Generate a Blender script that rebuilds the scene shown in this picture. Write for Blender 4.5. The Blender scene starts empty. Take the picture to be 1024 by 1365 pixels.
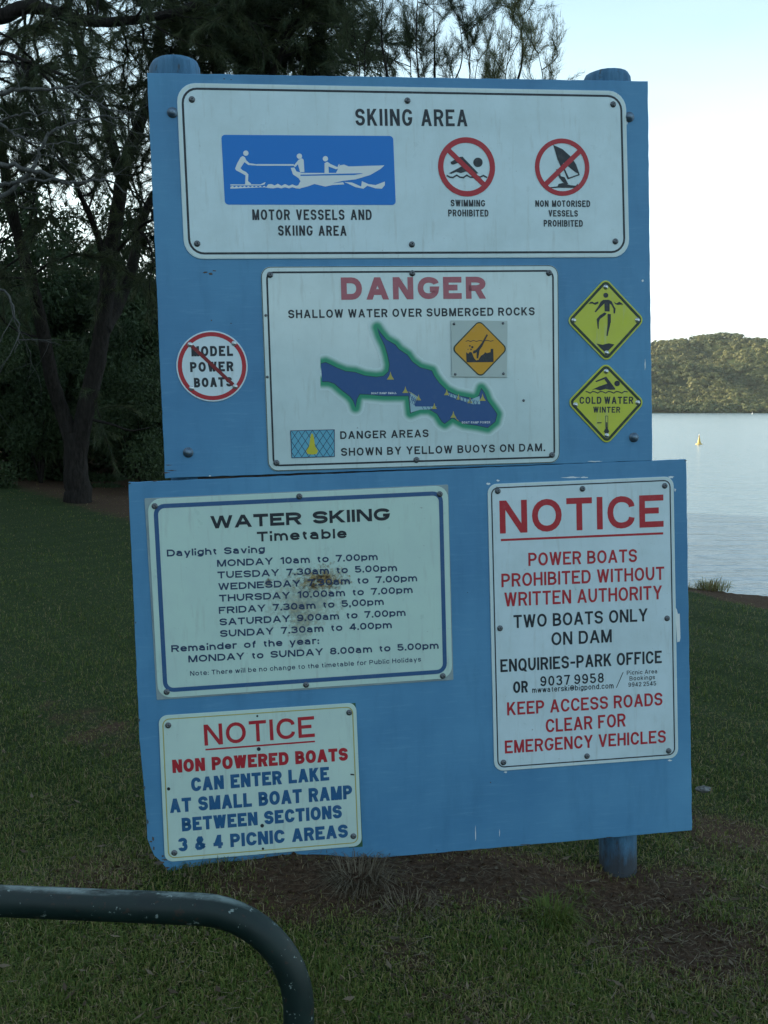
import bpy, math, random
import numpy as np
from mathutils import Vector, Matrix
from mathutils.geometry import tessellate_polygon

random.seed(7)
RNG = np.random.default_rng(11)
SC = bpy.context.scene
COL = SC.collection
R = math.radians

# ------------------------------------------------------------------ camera
EYE = 1.55
F_PX, CX, CY, HOR = 1380.0, 512.0, 682.5, 546.0      # photograph: 1024 x 1365
PITCH = math.atan((CY - HOR) / F_PX)
cam = bpy.data.cameras.new('camera')
cam.sensor_fit = 'HORIZONTAL'; cam.sensor_width = 36.0
cam.lens = 36.0 * F_PX / 1024.0
cam.clip_start = 0.05; cam.clip_end = 9000
camo = bpy.data.objects.new('camera', cam); COL.objects.link(camo)
camo.location = (0, 0, EYE); camo.rotation_euler = (math.pi / 2 - PITCH, 0, 0)
SC.camera = camo
SC.render.resolution_x, SC.render.resolution_y = 768, 1024

# ------------------------------------------------------------------ light
SUN_DIR = Vector((-0.96, 0.28, 0.0)).normalized()   # horizontal direction towards the sun
SUN_EL = R(13)
world = bpy.data.worlds.new('World'); SC.world = world; world.use_nodes = True
wn = world.node_tree.nodes; wl = world.node_tree.links
sky = wn.new('ShaderNodeTexSky'); sky.sky_type = 'NISHITA'; sky.sun_disc = False
sky.sun_elevation = SUN_EL
sky.sun_rotation = math.atan2(SUN_DIR.x, SUN_DIR.y)
sky.air_density = 1.0; sky.dust_density = 1.6; sky.ozone_density = 1.6; sky.altitude = 50
# thin bright cloud veil over the lower sky, with faint wisps higher up
tc = wn.new('ShaderNodeTexCoord'); sep = wn.new('ShaderNodeSeparateXYZ'); wl.new(tc.outputs['Generated'], sep.inputs[0])
mr = wn.new('ShaderNodeMapRange'); wl.new(sep.outputs[2], mr.inputs[0])
mr.inputs[1].default_value = 0.0; mr.inputs[2].default_value = 0.42; mr.inputs[3].default_value = 0.95; mr.inputs[4].default_value = 0.12; mr.interpolation_type = 'SMOOTHSTEP'
mp = wn.new('ShaderNodeMapping'); mp.inputs['Scale'].default_value = (1.2, 1.2, 5.0); wl.new(tc.outputs['Generated'], mp.inputs[0])
cn = wn.new('ShaderNodeTexNoise'); cn.inputs['Scale'].default_value = 2.4; cn.inputs['Detail'].default_value = 6; wl.new(mp.outputs[0], cn.inputs['Vector'])
cr = wn.new('ShaderNodeMapRange'); wl.new(cn.outputs[0], cr.inputs[0]); cr.inputs[1].default_value = .35; cr.inputs[2].default_value = .75; cr.inputs[3].default_value = .75; cr.inputs[4].default_value = 1.15
mu = wn.new('ShaderNodeMath'); mu.operation = 'MULTIPLY'; mu.use_clamp = True; wl.new(mr.outputs[0], mu.inputs[0]); wl.new(cr.outputs[0], mu.inputs[1])
ti = wn.new('ShaderNodeMix'); ti.data_type = 'RGBA'; ti.blend_type = 'MULTIPLY'; ti.inputs[0].default_value = 1.0
wl.new(sky.outputs[0], ti.inputs[6]); ti.inputs[7].default_value = (.95, .98, .84, 1)
ve = wn.new('ShaderNodeMix'); ve.data_type = 'RGBA'; wl.new(mu.outputs[0], ve.inputs[0]); wl.new(ti.outputs[2], ve.inputs[6]); ve.inputs[7].default_value = (3.4, 3.75, 3.8, 1)
wl.new(ve.outputs[2], wn['Background'].inputs[0])
wn['Background'].inputs[1].default_value = 0.15
sun = bpy.data.lights.new('sun', 'SUN'); sun.energy = 3.2; sun.angle = R(0.5); sun.color = (1.0, 0.84, 0.62)
suno = bpy.data.objects.new('sun', sun); COL.objects.link(suno)
sd = Vector((SUN_DIR.x * math.cos(SUN_EL), SUN_DIR.y * math.cos(SUN_EL), math.sin(SUN_EL)))
suno.rotation_euler = sd.to_track_quat('Z', 'Y').to_euler(); suno.location = (-30, -20, 30)
SC.view_settings.view_transform = 'Standard'; SC.view_settings.look = 'None'
SC.view_settings.gamma = 1.0; SC.view_settings.use_curve_mapping = False
SC.view_settings.exposure = 1.62

# ------------------------------------------------------------------ measuring helpers
_F = Vector((0, math.cos(PITCH), -math.sin(PITCH))); _D = Vector((0, -math.sin(PITCH), -math.cos(PITCH))); _X = Vector((1, 0, 0))
def ray(x, y): return _X * ((x - CX) / F_PX) + _D * ((y - CY) / F_PX) + _F
def at(x, y, d):                       # the world point seen there at world distance y = d
    r = ray(x, y); return Vector((0, 0, EYE)) + r * (d / r.y)
def atz(x, y, z):                      # the world point seen there at height z
    r = ray(x, y); return Vector((0, 0, EYE)) + r * ((z - EYE) / r.z)

# frame of the noticeboard's face: u to the right, v up, w into the board
EX = ray(10900, 277).normalized(); EZ = -ray(1106, 20400).normalized()
EZ = (EZ - EX * EX.dot(EZ)).normalized(); EN = EZ.cross(EX)
BO = ray(540, 640) * 3.42
BMAT = Matrix((EX, EN, EZ)).transposed().to_4x4()
def uv(x, y):
    r = ray(x, y); p = r * (BO.dot(EN) / r.dot(EN)) - BO
    return (p.dot(EX), p.dot(EZ))
PXM = 0.00246                          # metres on the board's face per photograph pixel
def board_point(u, v, w=0.0): return Vector((0, 0, EYE)) + BO + EX * u + EZ * v + EN * w

# ------------------------------------------------------------------ object helpers
def tag(o, label=None, cat=None, group=None, kind=None):
    if label: o['label'] = label
    if cat: o['category'] = cat
    if group: o['group'] = group
    if kind: o['kind'] = kind
    return o
def empty(name, loc=(0, 0, 0), rot=None):
    o = bpy.data.objects.new(name, None); COL.objects.link(o)
    o.empty_display_size = 0.1
    if rot is not None: o.matrix_world = Matrix.Translation(loc) @ rot
    else: o.location = loc
    return o
def link(name, me, mat=None, parent=None, smooth=False):
    if mat is not None and not me.materials: me.materials.append(mat)
    if smooth: me.shade_smooth()
    o = bpy.data.objects.new(name, me); COL.objects.link(o)
    if parent is not None: o.parent = parent
    return o
def mesh_from(name, verts, faces):
    me = bpy.data.meshes.new(name); me.from_pydata([tuple(v) for v in verts], [], faces); me.update(); return me
def tri_mesh(name, V, attrs=None):
    """V: (n, 3, 3) triangles, or (verts, tris) arrays"""
    if isinstance(V, tuple): vs, ts = V
    else:
        vs = V.reshape(-1, 3); ts = np.arange(len(vs)).reshape(-1, 3)
    me = bpy.data.meshes.new(name)
    me.vertices.add(len(vs)); me.vertices.foreach_set('co', vs.astype(np.float32).ravel())
    n = len(ts); me.loops.add(n * 3); me.loops.foreach_set('vertex_index', ts.astype(np.int32).ravel())
    me.polygons.add(n); me.polygons.foreach_set('loop_start', np.arange(0, n * 3, 3, dtype=np.int32))
    me.update(calc_edges=True)
    for k, a in (attrs or {}).items():
        at_ = me.attributes.new(k, 'FLOAT', 'POINT'); at_.data.foreach_set('value', a.astype(np.float32))
    return me

# ------------------------------------------------------------------ materials
def nmat(name, base, rough=0.6, spec=0.5, metal=0.0):
    m = bpy.data.materials.new(name); m.use_nodes = True
    b = m.node_tree.nodes['Principled BSDF']
    b.inputs['Base Color'].default_value = (*base, 1); b.inputs['Roughness'].default_value = rough
    b.inputs['Specular IOR Level'].default_value = spec; b.inputs['Metallic'].default_value = metal
    return m, m.node_tree.nodes, m.node_tree.links, b
def noise(N, L, scale, detail=4, rough=0.6, vec=None, stretch=None, coord='Object'):
    n = N.new('ShaderNodeTexNoise'); n.inputs['Scale'].default_value = scale
    n.inputs['Detail'].default_value = detail; n.inputs['Roughness'].default_value = rough
    tc = N.new('ShaderNodeTexCoord'); src = tc.outputs[coord]
    if stretch:
        mp = N.new('ShaderNodeMapping'); mp.inputs['Scale'].default_value = stretch
        L.new(src, mp.inputs[0]); src = mp.outputs[0]
    L.new(src, n.inputs['Vector']); return n.outputs[0]
def ramp(N, L, src, stops):
    r = N.new('ShaderNodeValToRGB'); L.new(src, r.inputs[0])
    e = r.color_ramp.elements
    while len(e) < len(stops): e.new(0.5)
    for k, (p, c) in enumerate(stops):
        e[k].position = p; e[k].color = (*c, 1) if len(c) == 3 else c
    return r.outputs[0]
def fac(N, L, src, a, b, lo=0.0, hi=1.0):
    m = N.new('ShaderNodeMapRange'); L.new(src, m.inputs[0])
    m.inputs[1].default_value = a; m.inputs[2].default_value = b; m.inputs[3].default_value = lo; m.inputs[4].default_value = hi
    return m.outputs[0]
def mix(N, L, f, a, b, mode='MIX'):
    m = N.new('ShaderNodeMix'); m.data_type = 'RGBA'; m.blend_type = mode
    if isinstance(f, float): m.inputs[0].default_value = f
    else: L.new(f, m.inputs[0])
    for i, s in ((6, a), (7, b)):
        if isinstance(s, tuple): m.inputs[i].default_value = (*s, 1)
        else: L.new(s, m.inputs[i])
    return m.outputs[2]
def bump(N, L, b, src, strength=0.3, dist=0.01):
    n = N.new('ShaderNodeBump'); n.inputs['Strength'].default_value = strength; n.inputs['Distance'].default_value = dist
    L.new(src, n.inputs['Height']); L.new(n.outputs[0], b.inputs['Normal'])
def attr(N, name):
    a = N.new('ShaderNodeAttribute'); a.attribute_name = name; return a.outputs['Fac']

def painted_wood():
    m, N, L, b = nmat('blue_painted_plywood', (0.09, 0.25, 0.46), 0.6, 0.3)
    big = noise(N, L, 1.6, 5); fine = noise(N, L, 7, 6, 0.7, stretch=(1.2, 1, 14)); spk = noise(N, L, 34, 5, 0.75)
    dirt = noise(N, L, 5, 6, 0.7, stretch=(3.0, 1, .6))
    c = mix(N, L, fac(N, L, big, .35, .7), (0.066, 0.215, 0.40), (0.105, 0.30, 0.50))
    c = mix(N, L, fac(N, L, fine, .54, .74, 0, .45), c, (0.15, 0.35, 0.53))
    c = mix(N, L, fac(N, L, dirt, .50, .75, 0, .42), c, (0.05, 0.17, 0.31))
    c = mix(N, L, fac(N, L, spk, .715, .735, 0, .9), c, (0.24, 0.40, 0.50))
    c = mix(N, L, fac(N, L, noise(N, L, 22, 3, .6, stretch=(1, 1, 1.3)), .745, .76, 0, .8), c, (0.03, 0.05, 0.08))
    L.new(c, b.inputs['Base Color'])
    L.new(fac(N, L, big, .3, .7, .38, .6), b.inputs['Roughness'])
    bump(N, L, b, fine, .25, .002)
    return m
def raw_wood():
    m, N, L, b = nmat('weathered_ply_edge', (0.12, 0.10, 0.08), 0.9, 0.2)
    f = noise(N, L, 40, 5, .7, stretch=(1, 6, 6))
    L.new(ramp(N, L, f, [(.3, (0.03, 0.028, 0.03)), (.7, (0.16, 0.13, 0.10))]), b.inputs['Base Color']); return m
def post_wood():
    m, N, L, b = nmat('blue_painted_log', (0.08, 0.22, 0.38), 0.75, 0.25)
    g = noise(N, L, 9, 6, .7, stretch=(5, 5, .7)); k = noise(N, L, 14, 5, .7, stretch=(3, 3, 1))
    c = mix(N, L, fac(N, L, g, .4, .65), (0.045, 0.125, 0.22), (0.08, 0.20, 0.33))
    c = mix(N, L, fac(N, L, k, .60, .68, 0, .8), c, (0.055, 0.07, 0.085))
    tc = N.new('ShaderNodeTexCoord'); sp = N.new('ShaderNodeSeparateXYZ'); L.new(tc.outputs['Object'], sp.inputs[0])
    ma = N.new('ShaderNodeMath'); ma.operation = 'MULTIPLY_ADD'; L.new(k, ma.inputs[0]); ma.inputs[1].default_value = -.22; L.new(sp.outputs[2], ma.inputs[2])
    c = mix(N, L, fac(N, L, ma.outputs[0], -.22, -.12, .85, 0), c, (0.045, 0.040, 0.036))
    L.new(c, b.inputs['Base Color']); bump(N, L, b, g, .6, .006); return m
def plate(name, base, grime=(0.42, 0.54, 0.55), rough=0.32, amount=.5, stain=None):
    m, N, L, b = nmat(name, base, rough, 0.5)
    c = mix(N, L, fac(N, L, noise(N, L, 6, 6, .65), .4, .75, 0, amount), base, grime)
    c = mix(N, L, fac(N, L, noise(N, L, 55, 4, .7), .70, .74, 0, .8), c, (0.22, 0.26, 0.27))
    c = mix(N, L, fac(N, L, noise(N, L, 12, 4, .6, stretch=(4, 1, .5)), .56, .78, 0, .42), c, (0.36, 0.42, 0.40))
    if stain:
        for (u, v, rx, rz, strength) in stain:
            tc = N.new('ShaderNodeTexCoord'); mp = N.new('ShaderNodeMapping'); mp.vector_type = 'POINT'
            mp.inputs['Location'].default_value = (-u / rx, 0, -v / rz); mp.inputs['Scale'].default_value = (1 / rx, 0, 1 / rz)
            L.new(tc.outputs['Object'], mp.inputs[0])
            ln = N.new('ShaderNodeVectorMath'); ln.operation = 'LENGTH'; L.new(mp.outputs[0], ln.inputs[0])
            ns = noise(N, L, 60, 6, .8)
            a = N.new('ShaderNodeMath'); a.operation = 'MULTIPLY_ADD'; L.new(ns, a.inputs[0]); a.inputs[1].default_value = 3.2
            L.new(ln.outputs['Value'], a.inputs[2])
            c = mix(N, L, fac(N, L, a.outputs[0], 1.95, 2.5, strength, 0), c, ramp(N, L, noise(N, L, 90, 3), [(.4, (0.05, 0.025, 0.01)), (.6, (0.30, 0.22, 0.09))]))
    L.new(c, b.inputs['Base Color'])
    L.new(fac(N, L, noise(N, L, 20, 4), .3, .7, rough * .8, rough * 1.4), b.inputs['Roughness'])
    bump(N, L, b, noise(N, L, 2.2, 2), .35, .006)
    return m
def ink(name, base, rough=.45, fade=.25):
    m, N, L, b = nmat(name, base, rough, .4)
    f = fac(N, L, noise(N, L, 38, 5, .7), .52, .75, 0, fade)
    L.new(mix(N, L, f, base, tuple(x * .6 + .16 for x in base)), b.inputs['Base Color']); return m
M = {}
M['board'] = painted_wood(); M['edge'] = raw_wood(); M['post'] = post_wood()
M['white_a'] = plate('white_enamel_plate', (0.60, 0.75, 0.80))
M['white_b'] = plate('white_danger_plate', (0.58, 0.72, 0.74), rough=.11)
M['white_c'] = plate('greenish_white_plate', (0.52, 0.70, 0.64), amount=.4)
M['white_d'] = plate('white_notice_plate', (0.60, 0.74, 0.80))
M['white_e'] = plate('cream_notice_plate', (0.56, 0.72, 0.66), amount=.4)
M['white_f'] = plate('white_round_plate', (0.64, 0.76, 0.82), amount=.25)
M['rim'] = plate('pale_plate_rim', (0.62, 0.74, 0.74), amount=.35, rough=.4)
M['backing'] = plate('grey_backing_sheet', (0.20, 0.27, 0.30), amount=.7, rough=.5)
M['lime'] = plate('lime_yellow_plate', (0.52, 0.56, 0.035), grime=(0.40, 0.42, 0.06), rough=.35)
M['orange'] = ink('orange_yellow_print', (0.62, 0.31, 0.02))
M['plaque'] = plate('pale_grey_plaque', (0.42, 0.50, 0.48), amount=.5)
M['black'] = ink('black_print', (0.016, 0.024, 0.034))
M['navy'] = ink('navy_print', (0.02, 0.045, 0.11))
M['royal'] = ink('royal_blue_print', (0.003, 0.18, 0.60), fade=.03)
M['letter_blue'] = ink('letter_blue_print', (0.02, 0.11, 0.26))
M['border_blue'] = ink('border_blue_print', (0.03, 0.10, 0.24))
M['red'] = ink('red_print', (0.42, 0.022, 0.035))
M['darkred'] = ink('dark_red_print', (0.20, 0.014, 0.018))
M['faded_red'] = ink('faded_red_print', (0.40, 0.12, 0.15), fade=.5)
M['lake'] = ink('lake_blue_print', (0.02, 0.085, 0.25), fade=.1)
M['lake_line'] = ink('dark_shore_print', (0.01, 0.07, 0.08))
M['hatchblue'] = ink('pale_blue_print', (0.12, 0.40, 0.55), fade=.3)
M['hatchpale'] = ink('pale_hatch_print', (0.30, 0.48, 0.55), fade=.3)
M['sign_yellow'] = ink('yellow_print', (0.55, 0.50, 0.04))
M['straw_yellow'] = ink('dull_yellow_print', (0.42, 0.38, 0.10))
M['darkgreen'] = ink('dark_green_print', (0.012, 0.035, 0.018))
M['whiteprint'] = ink('white_print', (0.70, 0.76, 0.78))
M['paper'] = plate('torn_paper', (0.75, 0.80, 0.80), rough=.8)
def metal(name, c, rough, rust=.4):
    m, N, L, b = nmat(name, c, rough, .5, .85)
    L.new(mix(N, L, fac(N, L, noise(N, L, 300, 4), .45, .65, 0, rust), c, (0.10, 0.06, 0.04)), b.inputs['Base Color']); return m
M['screw'] = metal('dull_screw_metal', (0.16, 0.18, 0.20), .5)
M['rivet'] = metal('bright_rivet_metal', (0.62, 0.66, 0.68), .35, .1)
M['bolt'] = metal('painted_bolt_metal', (0.16, 0.24, 0.32), .5)
m, N, L, b = nmat('green_halo_print', (0.02, 0.22, 0.12), .35)
L.new(mix(N, L, attr(N, 'glow'), (0.58, 0.72, 0.74), (0.008, 0.27, 0.15)), b.inputs['Base Color']); M['halo'] = m
def rail_mat():
    m, N, L, b = nmat('dark_green_enamel_pipe', (0.010, 0.034, 0.034), .5, .35)
    k = noise(N, L, 26, 5, .75); s = noise(N, L, 9, 5, .7); k2 = noise(N, L, 60, 3, .6)
    c = mix(N, L, fac(N, L, s, .4, .7), (0.004, 0.013, 0.013), (0.009, 0.024, 0.021))
    c = mix(N, L, fac(N, L, noise(N, L, 48, 4, .7), .635, .655, 0, .85), c, (0.20, 0.25, 0.24))
    c = mix(N, L, fac(N, L, k2, .64, .67, 0, .8), c, (0.03, 0.02, 0.015))
    g = N.new('ShaderNodeNewGeometry'); sp = N.new('ShaderNodeSeparateXYZ'); L.new(g.outputs['Normal'], sp.inputs[0])
    wear = N.new('ShaderNodeMath'); wear.operation = 'MULTIPLY'
    L.new(fac(N, L, sp.outputs[2], .86, .99), wear.inputs[0]); L.new(fac(N, L, noise(N, L, 18, 6, .75, stretch=(.35, 1, 1)), .42, .58), wear.inputs[1])
    c = mix(N, L, wear.outputs[0], c, (0.16, 0.21, 0.21))
    L.new(c, b.inputs['Base Color']); L.new(fac(N, L, s, .3, .7, .42, .65), b.inputs['Roughness'])
    bump(N, L, b, k, .2, .001); return m
M['rail'] = rail_mat()
def bark(name, a, c):
    m, N, L, b = nmat(name, a, .95, .15)
    n = noise(N, L, 6, 6, .75, stretch=(4, 4, 1))
    L.new(ramp(N, L, n, [(.35, a), (.65, c)]), b.inputs['Base Color']); bump(N, L, b, n, 1.0, .03); return m
M['bark'] = bark('she_oak_bark', (0.012, 0.010, 0.009), (0.036, 0.031, 0.028))
M['pale_bark'] = bark('dead_branch_bark', (0.06, 0.06, 0.058), (0.14, 0.14, 0.135))
def leaf(name, a, c, trans=.25):
    m, N, L, b = nmat(name, a, .6, .25)
    L.new(mix(N, L, attr(N, 'tint'), a, c), b.inputs['Base Color'])
    t = N.new('ShaderNodeBsdfTranslucent'); L.new(mix(N, L, attr(N, 'tint'), a, c), t.inputs[0])
    mx = N.new('ShaderNodeMixShader'); mx.inputs[0].default_value = trans
    L.new(b.outputs[0], mx.inputs[1]); L.new(t.outputs[0], mx.inputs[2])
    L.new(mx.outputs[0], N['Material Output'].inputs[0]); return m
M['needles'] = leaf('she_oak_needles', (0.030, 0.048, 0.022), (0.075, 0.085, 0.035))
M['sunlit_needles'] = leaf('sunlit_she_oak_needles', (0.06, 0.085, 0.034), (0.20, 0.16, 0.06))  # sunlight on the lone tip put into a golden needle colour
M['bush'] = leaf('dark_bush_leaves', (0.022, 0.042, 0.016), (0.060, 0.085, 0.030), .15)
M['far_leaf'] = leaf('eucalypt_canopy', (0.038, 0.064, 0.026), (0.165, 0.165, 0.060), .1)
m, N, L, b = nmat('grass_blades', (.05, .1, .02), .6, .2)
gcol = ramp(N, L, attr(N, 'tint'), [(0, (0.036, 0.064, 0.013)), (.40, (0.084, 0.128, 0.024)), (.66, (0.165, 0.18, 0.046)), (.8, (0.21, 0.165, 0.080)), (1, (0.30, 0.24, 0.14))])
L.new(gcol, b.inputs['Base Color'])
t = N.new('ShaderNodeBsdfTranslucent'); L.new(gcol, t.inputs[0]); mx = N.new('ShaderNodeMixShader'); mx.inputs[0].default_value = .25
L.new(b.outputs[0], mx.inputs[1]); L.new(t.outputs[0], mx.inputs[2]); L.new(mx.outputs[0], N['Material Output'].inputs[0]); M['grass'] = m
m, N, L, b = nmat('dry_straw', (.1, .08, .05), .8, .15)
L.new(ramp(N, L, attr(N, 'tint'), [(.6, (0.040, 0.027, 0.018)), (.78, (0.085, 0.064, 0.042)), (1, (0.20, 0.165, 0.115))]), b.inputs['Base Color']); M['straw'] = m
m, N, L, b = nmat('lawn_and_soil', (.05, .06, .03), .95, .1)
ns = noise(N, L, 5, 8, .75); nf = noise(N, L, 60, 6, .8)
soil = ramp(N, L, nf, [(.3, (0.026, 0.015, 0.010)), (.55, (0.080, 0.050, 0.032)), (.75, (0.17, 0.12, 0.080))])
turf = ramp(N, L, nf, [(.3, (0.012, 0.020, 0.008)), (.6, (0.034, 0.056, 0.018)), (.8, (0.060, 0.070, 0.030))])
fa = N.new('ShaderNodeMath'); fa.operation = 'MULTIPLY_ADD'; L.new(ns, fa.inputs[0]); fa.inputs[1].default_value = .8; L.new(attr(N, 'bare'), fa.inputs[2])
L.new(mix(N, L, fac(N, L, fa.outputs[0], .62, .85), turf, soil), b.inputs['Base Color']); bump(N, L, b, nf, .8, .02); M['ground'] = m
m, N, L, b = nmat('lake_water', (0.15, 0.24, 0.30), .18, .5)
b.inputs['IOR'].default_value = 1.33
w1 = noise(N, L, .9, 4, .6, stretch=(.35, 1.6, 1)); w2 = noise(N, L, 5, 4, .6, stretch=(.5, 1.4, 1))
ad = N.new('ShaderNodeMath'); ad.operation = 'MULTIPLY_ADD'; L.new(w2, ad.inputs[0]); ad.inputs[1].default_value = .22; L.new(w1, ad.inputs[2])
bump(N, L, b, ad.outputs[0], .9, .10); M['water'] = m
m, N, L, b = nmat('hill_ground', (0.035, 0.050, 0.022), .95, .1); M['hill'] = m
m, N, L, b = nmat('buoy_plastic', (0.60, 0.42, 0.14), .5, .4); M['buoy'] = m
m, N, L, b = nmat('buoy_band', (0.75, 0.74, 0.68), .5, .4); M['buoyw'] = m
m, N, L, b = nmat('rock', (0.14, 0.15, 0.15), .9, .2)
L.new(ramp(N, L, noise(N, L, 22, 6, .7), [(.35, (.06, .062, .062)), (.7, (.20, .21, .21))]), b.inputs['Base Color']); M['rock'] = m

# ------------------------------------------------------------------ terrain
WATER_Z = -1.20
def bank_x(y): return np.where(y < 24, 3.55 - 0.45 * (y - 9.2), 3.55 - 0.45 * 14.8 - 0.25 * (y - 24))
def sm(x, a, b):
    t = np.clip((x - a) / (b - a), 0, 1); return t * t * (3 - 2 * t)
def wob(x, y):
    return (np.sin(x * 1.7 + 1.3) * np.cos(y * 1.3 + .4) + .5 * np.sin(x * 3.9 + y * 2.7) + .3 * np.sin(x * 8.3 - y * 7.1 + 2))
def bx_wob(y): return bank_x(y) + .10 * np.sin(y * 2.3) + .06 * np.sin(y * 6.1)
FL = board_point(-.85, -1.27); FR = board_point(.985, -1.27)
def ground_z(x, y):
    z = .018 * wob(x, y) + .006 * wob(x * 5, y * 5)
    # worn mound under the noticeboard, higher at its left foot
    yc = 3.27 + .14 * (x + .73)
    m = np.exp(-((y - yc - .02) / .22) ** 2) * sm(x, -1.1, -.6) * (1 - sm(x, .35, .95))
    z = z + m * (.062 - .03 * sm(x, -.7, .6))
    z = z - .095 * sm(x, .25, .85) + .16 * sm(-x, 2.5, 8) * sm(y, 7, 17)
    # bank down to the lake
    d = x - bx_wob(y)
    z = z - .10 * sm(d, -1.2, 0) - 1.25 * sm(d, 0, .9) - 2.2 * sm(d, .9, 9)
    # unseen slope added sunward to shade the foreground; rise behind the left trees
    s = x * SUN_DIR.x + y * SUN_DIR.y
    z = z + 20 * sm(s, 20, 62) * (1 - sm(y + x * .3, 10, 34))
    z = z + 9 * sm(-(x + 14) * .55 + (y - 27) * .35, 3, 45) * (1 - sm(d, -25, -12))
    return z
def bare_mask(x, y):
    yc = 3.27 + .14 * (x + .73)
    a = np.exp(-((y - yc + .12) / .22) ** 2) * sm(x, -.85, -.25) * (1 - sm(x, 1.0, 1.3))
    b_ = np.exp(-(((x - .95) / .30) ** 2 + ((y - 3.05) / .26) ** 2))
    c = np.exp(-(((x - 1.35) / .28) ** 2 + ((y - 3.9) / .30) ** 2)) * .6
    c2 = np.exp(-(((x + .95) / .25) ** 2 + ((y - 3.3) / .22) ** 2)) * .55
    d = x - bx_wob(y)
    e = sm(d, -.75, -.25)
    f = sm(y - (13.4 - 1.46 * (x + 3.3)), -.5, 1.2) * (1 - sm(x, -2.2, -.6)) * .5
    g = (.24 * np.clip(wob(x * 1.9 + 3, y * 1.9), 0, 2) + .18 * np.clip(wob(x * 5.3, y * 4.7 + 1), 0, 2)) * (1 - .6 * sm(y, 4.5, 6.5))
    return np.clip(np.maximum.reduce([a, b_, c, c2, e, f, g]), 0, 1)
def spaced(lo, hi, fine_lo, fine_hi, step, grow):
    a = list(np.arange(fine_lo, fine_hi, step)); s = step
    while a[-1] < hi: s *= grow; a.append(a[-1] + s)
    s = step
    while a[0] > lo: s *= grow; a.insert(0, a[0] - s)
    return np.array(a)
gx = spaced(-1300, 1600, -3, 4, .06, 1.06); gy = spaced(-1300, 1800, 1.6, 10.5, .07, 1.06)
GX, GY = np.meshgrid(gx, gy); GZ = ground_z(GX, GY)
nx, ny = len(gx), len(gy)
vs = np.stack([GX, GY, GZ], -1).reshape(-1, 3)
i = np.arange((nx - 1) * (ny - 1)); r_, c_ = i // (nx - 1), i % (nx - 1); a = r_ * nx + c_
ts = np.concatenate([np.stack([a, a + 1, a + nx + 1], -1), np.stack([a, a + nx + 1, a + nx], -1)])
g = link('ground', tri_mesh('ground', (vs, ts), {'bare': bare_mask(GX, GY).ravel()}), M['ground'], smooth=True); tag(g, kind='structure')

# lake sheet and far hills
w = mesh_from('lake', [(-900, -900, WATER_Z), (1500, -900, WATER_Z), (1500, 812, WATER_Z), (-900, 812, WATER_Z)], [(0, 1, 2, 3)])
tag(link('lake', w, M['water']), kind='structure')
def hill_z(x, y):
    shore = 800 + 8 * np.sin(x * .03) + 5 * np.sin(x * .083)
    t = sm(y - shore, 0, 310)
    ridge = 61 + 15 * np.exp(-((x - 345) / 48) ** 2) + 2 * np.sin(x * .05) + 2.2 * np.sin(x * .13 + 1) + 1.5 * np.sin(x * .29) + 6 * np.exp(-((x - 520) / 90) ** 2)
    z = ridge * (t ** .8) + t * (1 - t) * (34 * np.sin(x * .037 + y * .019) + 22 * np.sin(x * .011 - y * .043 + 1) + 7 * np.sin(x * .09 + y * .05))
    return WATER_Z - 1.0 + 1.6 * sm(y - shore, 0, 6) + z
hx = np.arange(-600, 1400, 8.0); hy = np.concatenate([np.arange(788, 820, 2.0), np.arange(820, 1500, 8.0)])
HX, HY = np.meshgrid(hx, hy); HZ = hill_z(HX, HY)
nx, ny = len(hx), len(hy); vs = np.stack([HX, HY, HZ], -1).reshape(-1, 3)
i = np.arange((nx - 1) * (ny - 1)); r_, c_ = i // (nx - 1), i % (nx - 1); a = r_ * nx + c_
ts = np.concatenate([np.stack([a, a + 1, a + nx + 1], -1), np.stack([a, a + nx + 1, a + nx], -1)])
tag(link('hill', tri_mesh('hill', (vs, ts)), M['hill'], smooth=True), kind='structure')

def unit(v): return v / np.maximum(np.linalg.norm(v, axis=-1, keepdims=True), 1e-9)
def crowns(P, rad, k, size, tint, squash=.8):
    """leaf clumps over the upper side of many rounded crowns; P: centres"""
    n = len(P)
    d = unit(RNG.normal(size=(n, k, 3))); d[..., 2] = np.abs(d[..., 2]) * 1.0 - .25 * RNG.random((n, k)); d = unit(d)
    lump = 1 + .22 * np.sin(d[..., :1] * 5 + P[:, None, :1]) * np.cos(d[..., 1:2] * 5 + P[:, None, 1:2])
    c = P[:, None, :] + d * rad[:, None, None] * lump * np.array([1, 1, squash]) * (.8 + .25 * RNG.random((n, k, 1)))
    t1 = unit(np.cross(d, unit(RNG.normal(size=(n, k, 3))))); t2 = np.cross(d, t1)
    s = size * (.6 + .8 * RNG.random((n, k, 1))) * rad[:, None, None]
    tri = np.stack([c + t1 * s, c - t1 * s * .5 + t2 * s * .8 + d * s * .3, c - t1 * s * .5 - t2 * s * .8 - d * s * .3], 2)
    tt = np.clip(tint[:, None] + RNG.normal(size=(n, k)) * .12, 0, 1)
    return tri.reshape(-1, 3, 3), np.repeat(tt.ravel(), 3)
n = 15500
X = RNG.uniform(40, 620, n); Y = 803 + 330 * RNG.random(n) ** 1.25; rad = 1.1 + 3.0 * RNG.random(n) ** 2
P = np.stack([X, Y, hill_z(X, Y) + rad * .7], -1)
tt = np.clip(.36 + .22 * np.sin(X * .045 + Y * .031) + .2 * np.sin(Y * .062 - X * .017 + 2) + RNG.normal(size=n) * .22, 0, 1)  # broad waves put the light and shade of the hill folds into colour
tri, ti = crowns(P, rad, 48, .28, tt)
tag(link('far_woodland', tri_mesh('far_woodland', tri, {'tint': ti}), M['far_leaf']), kind='stuff')
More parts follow.
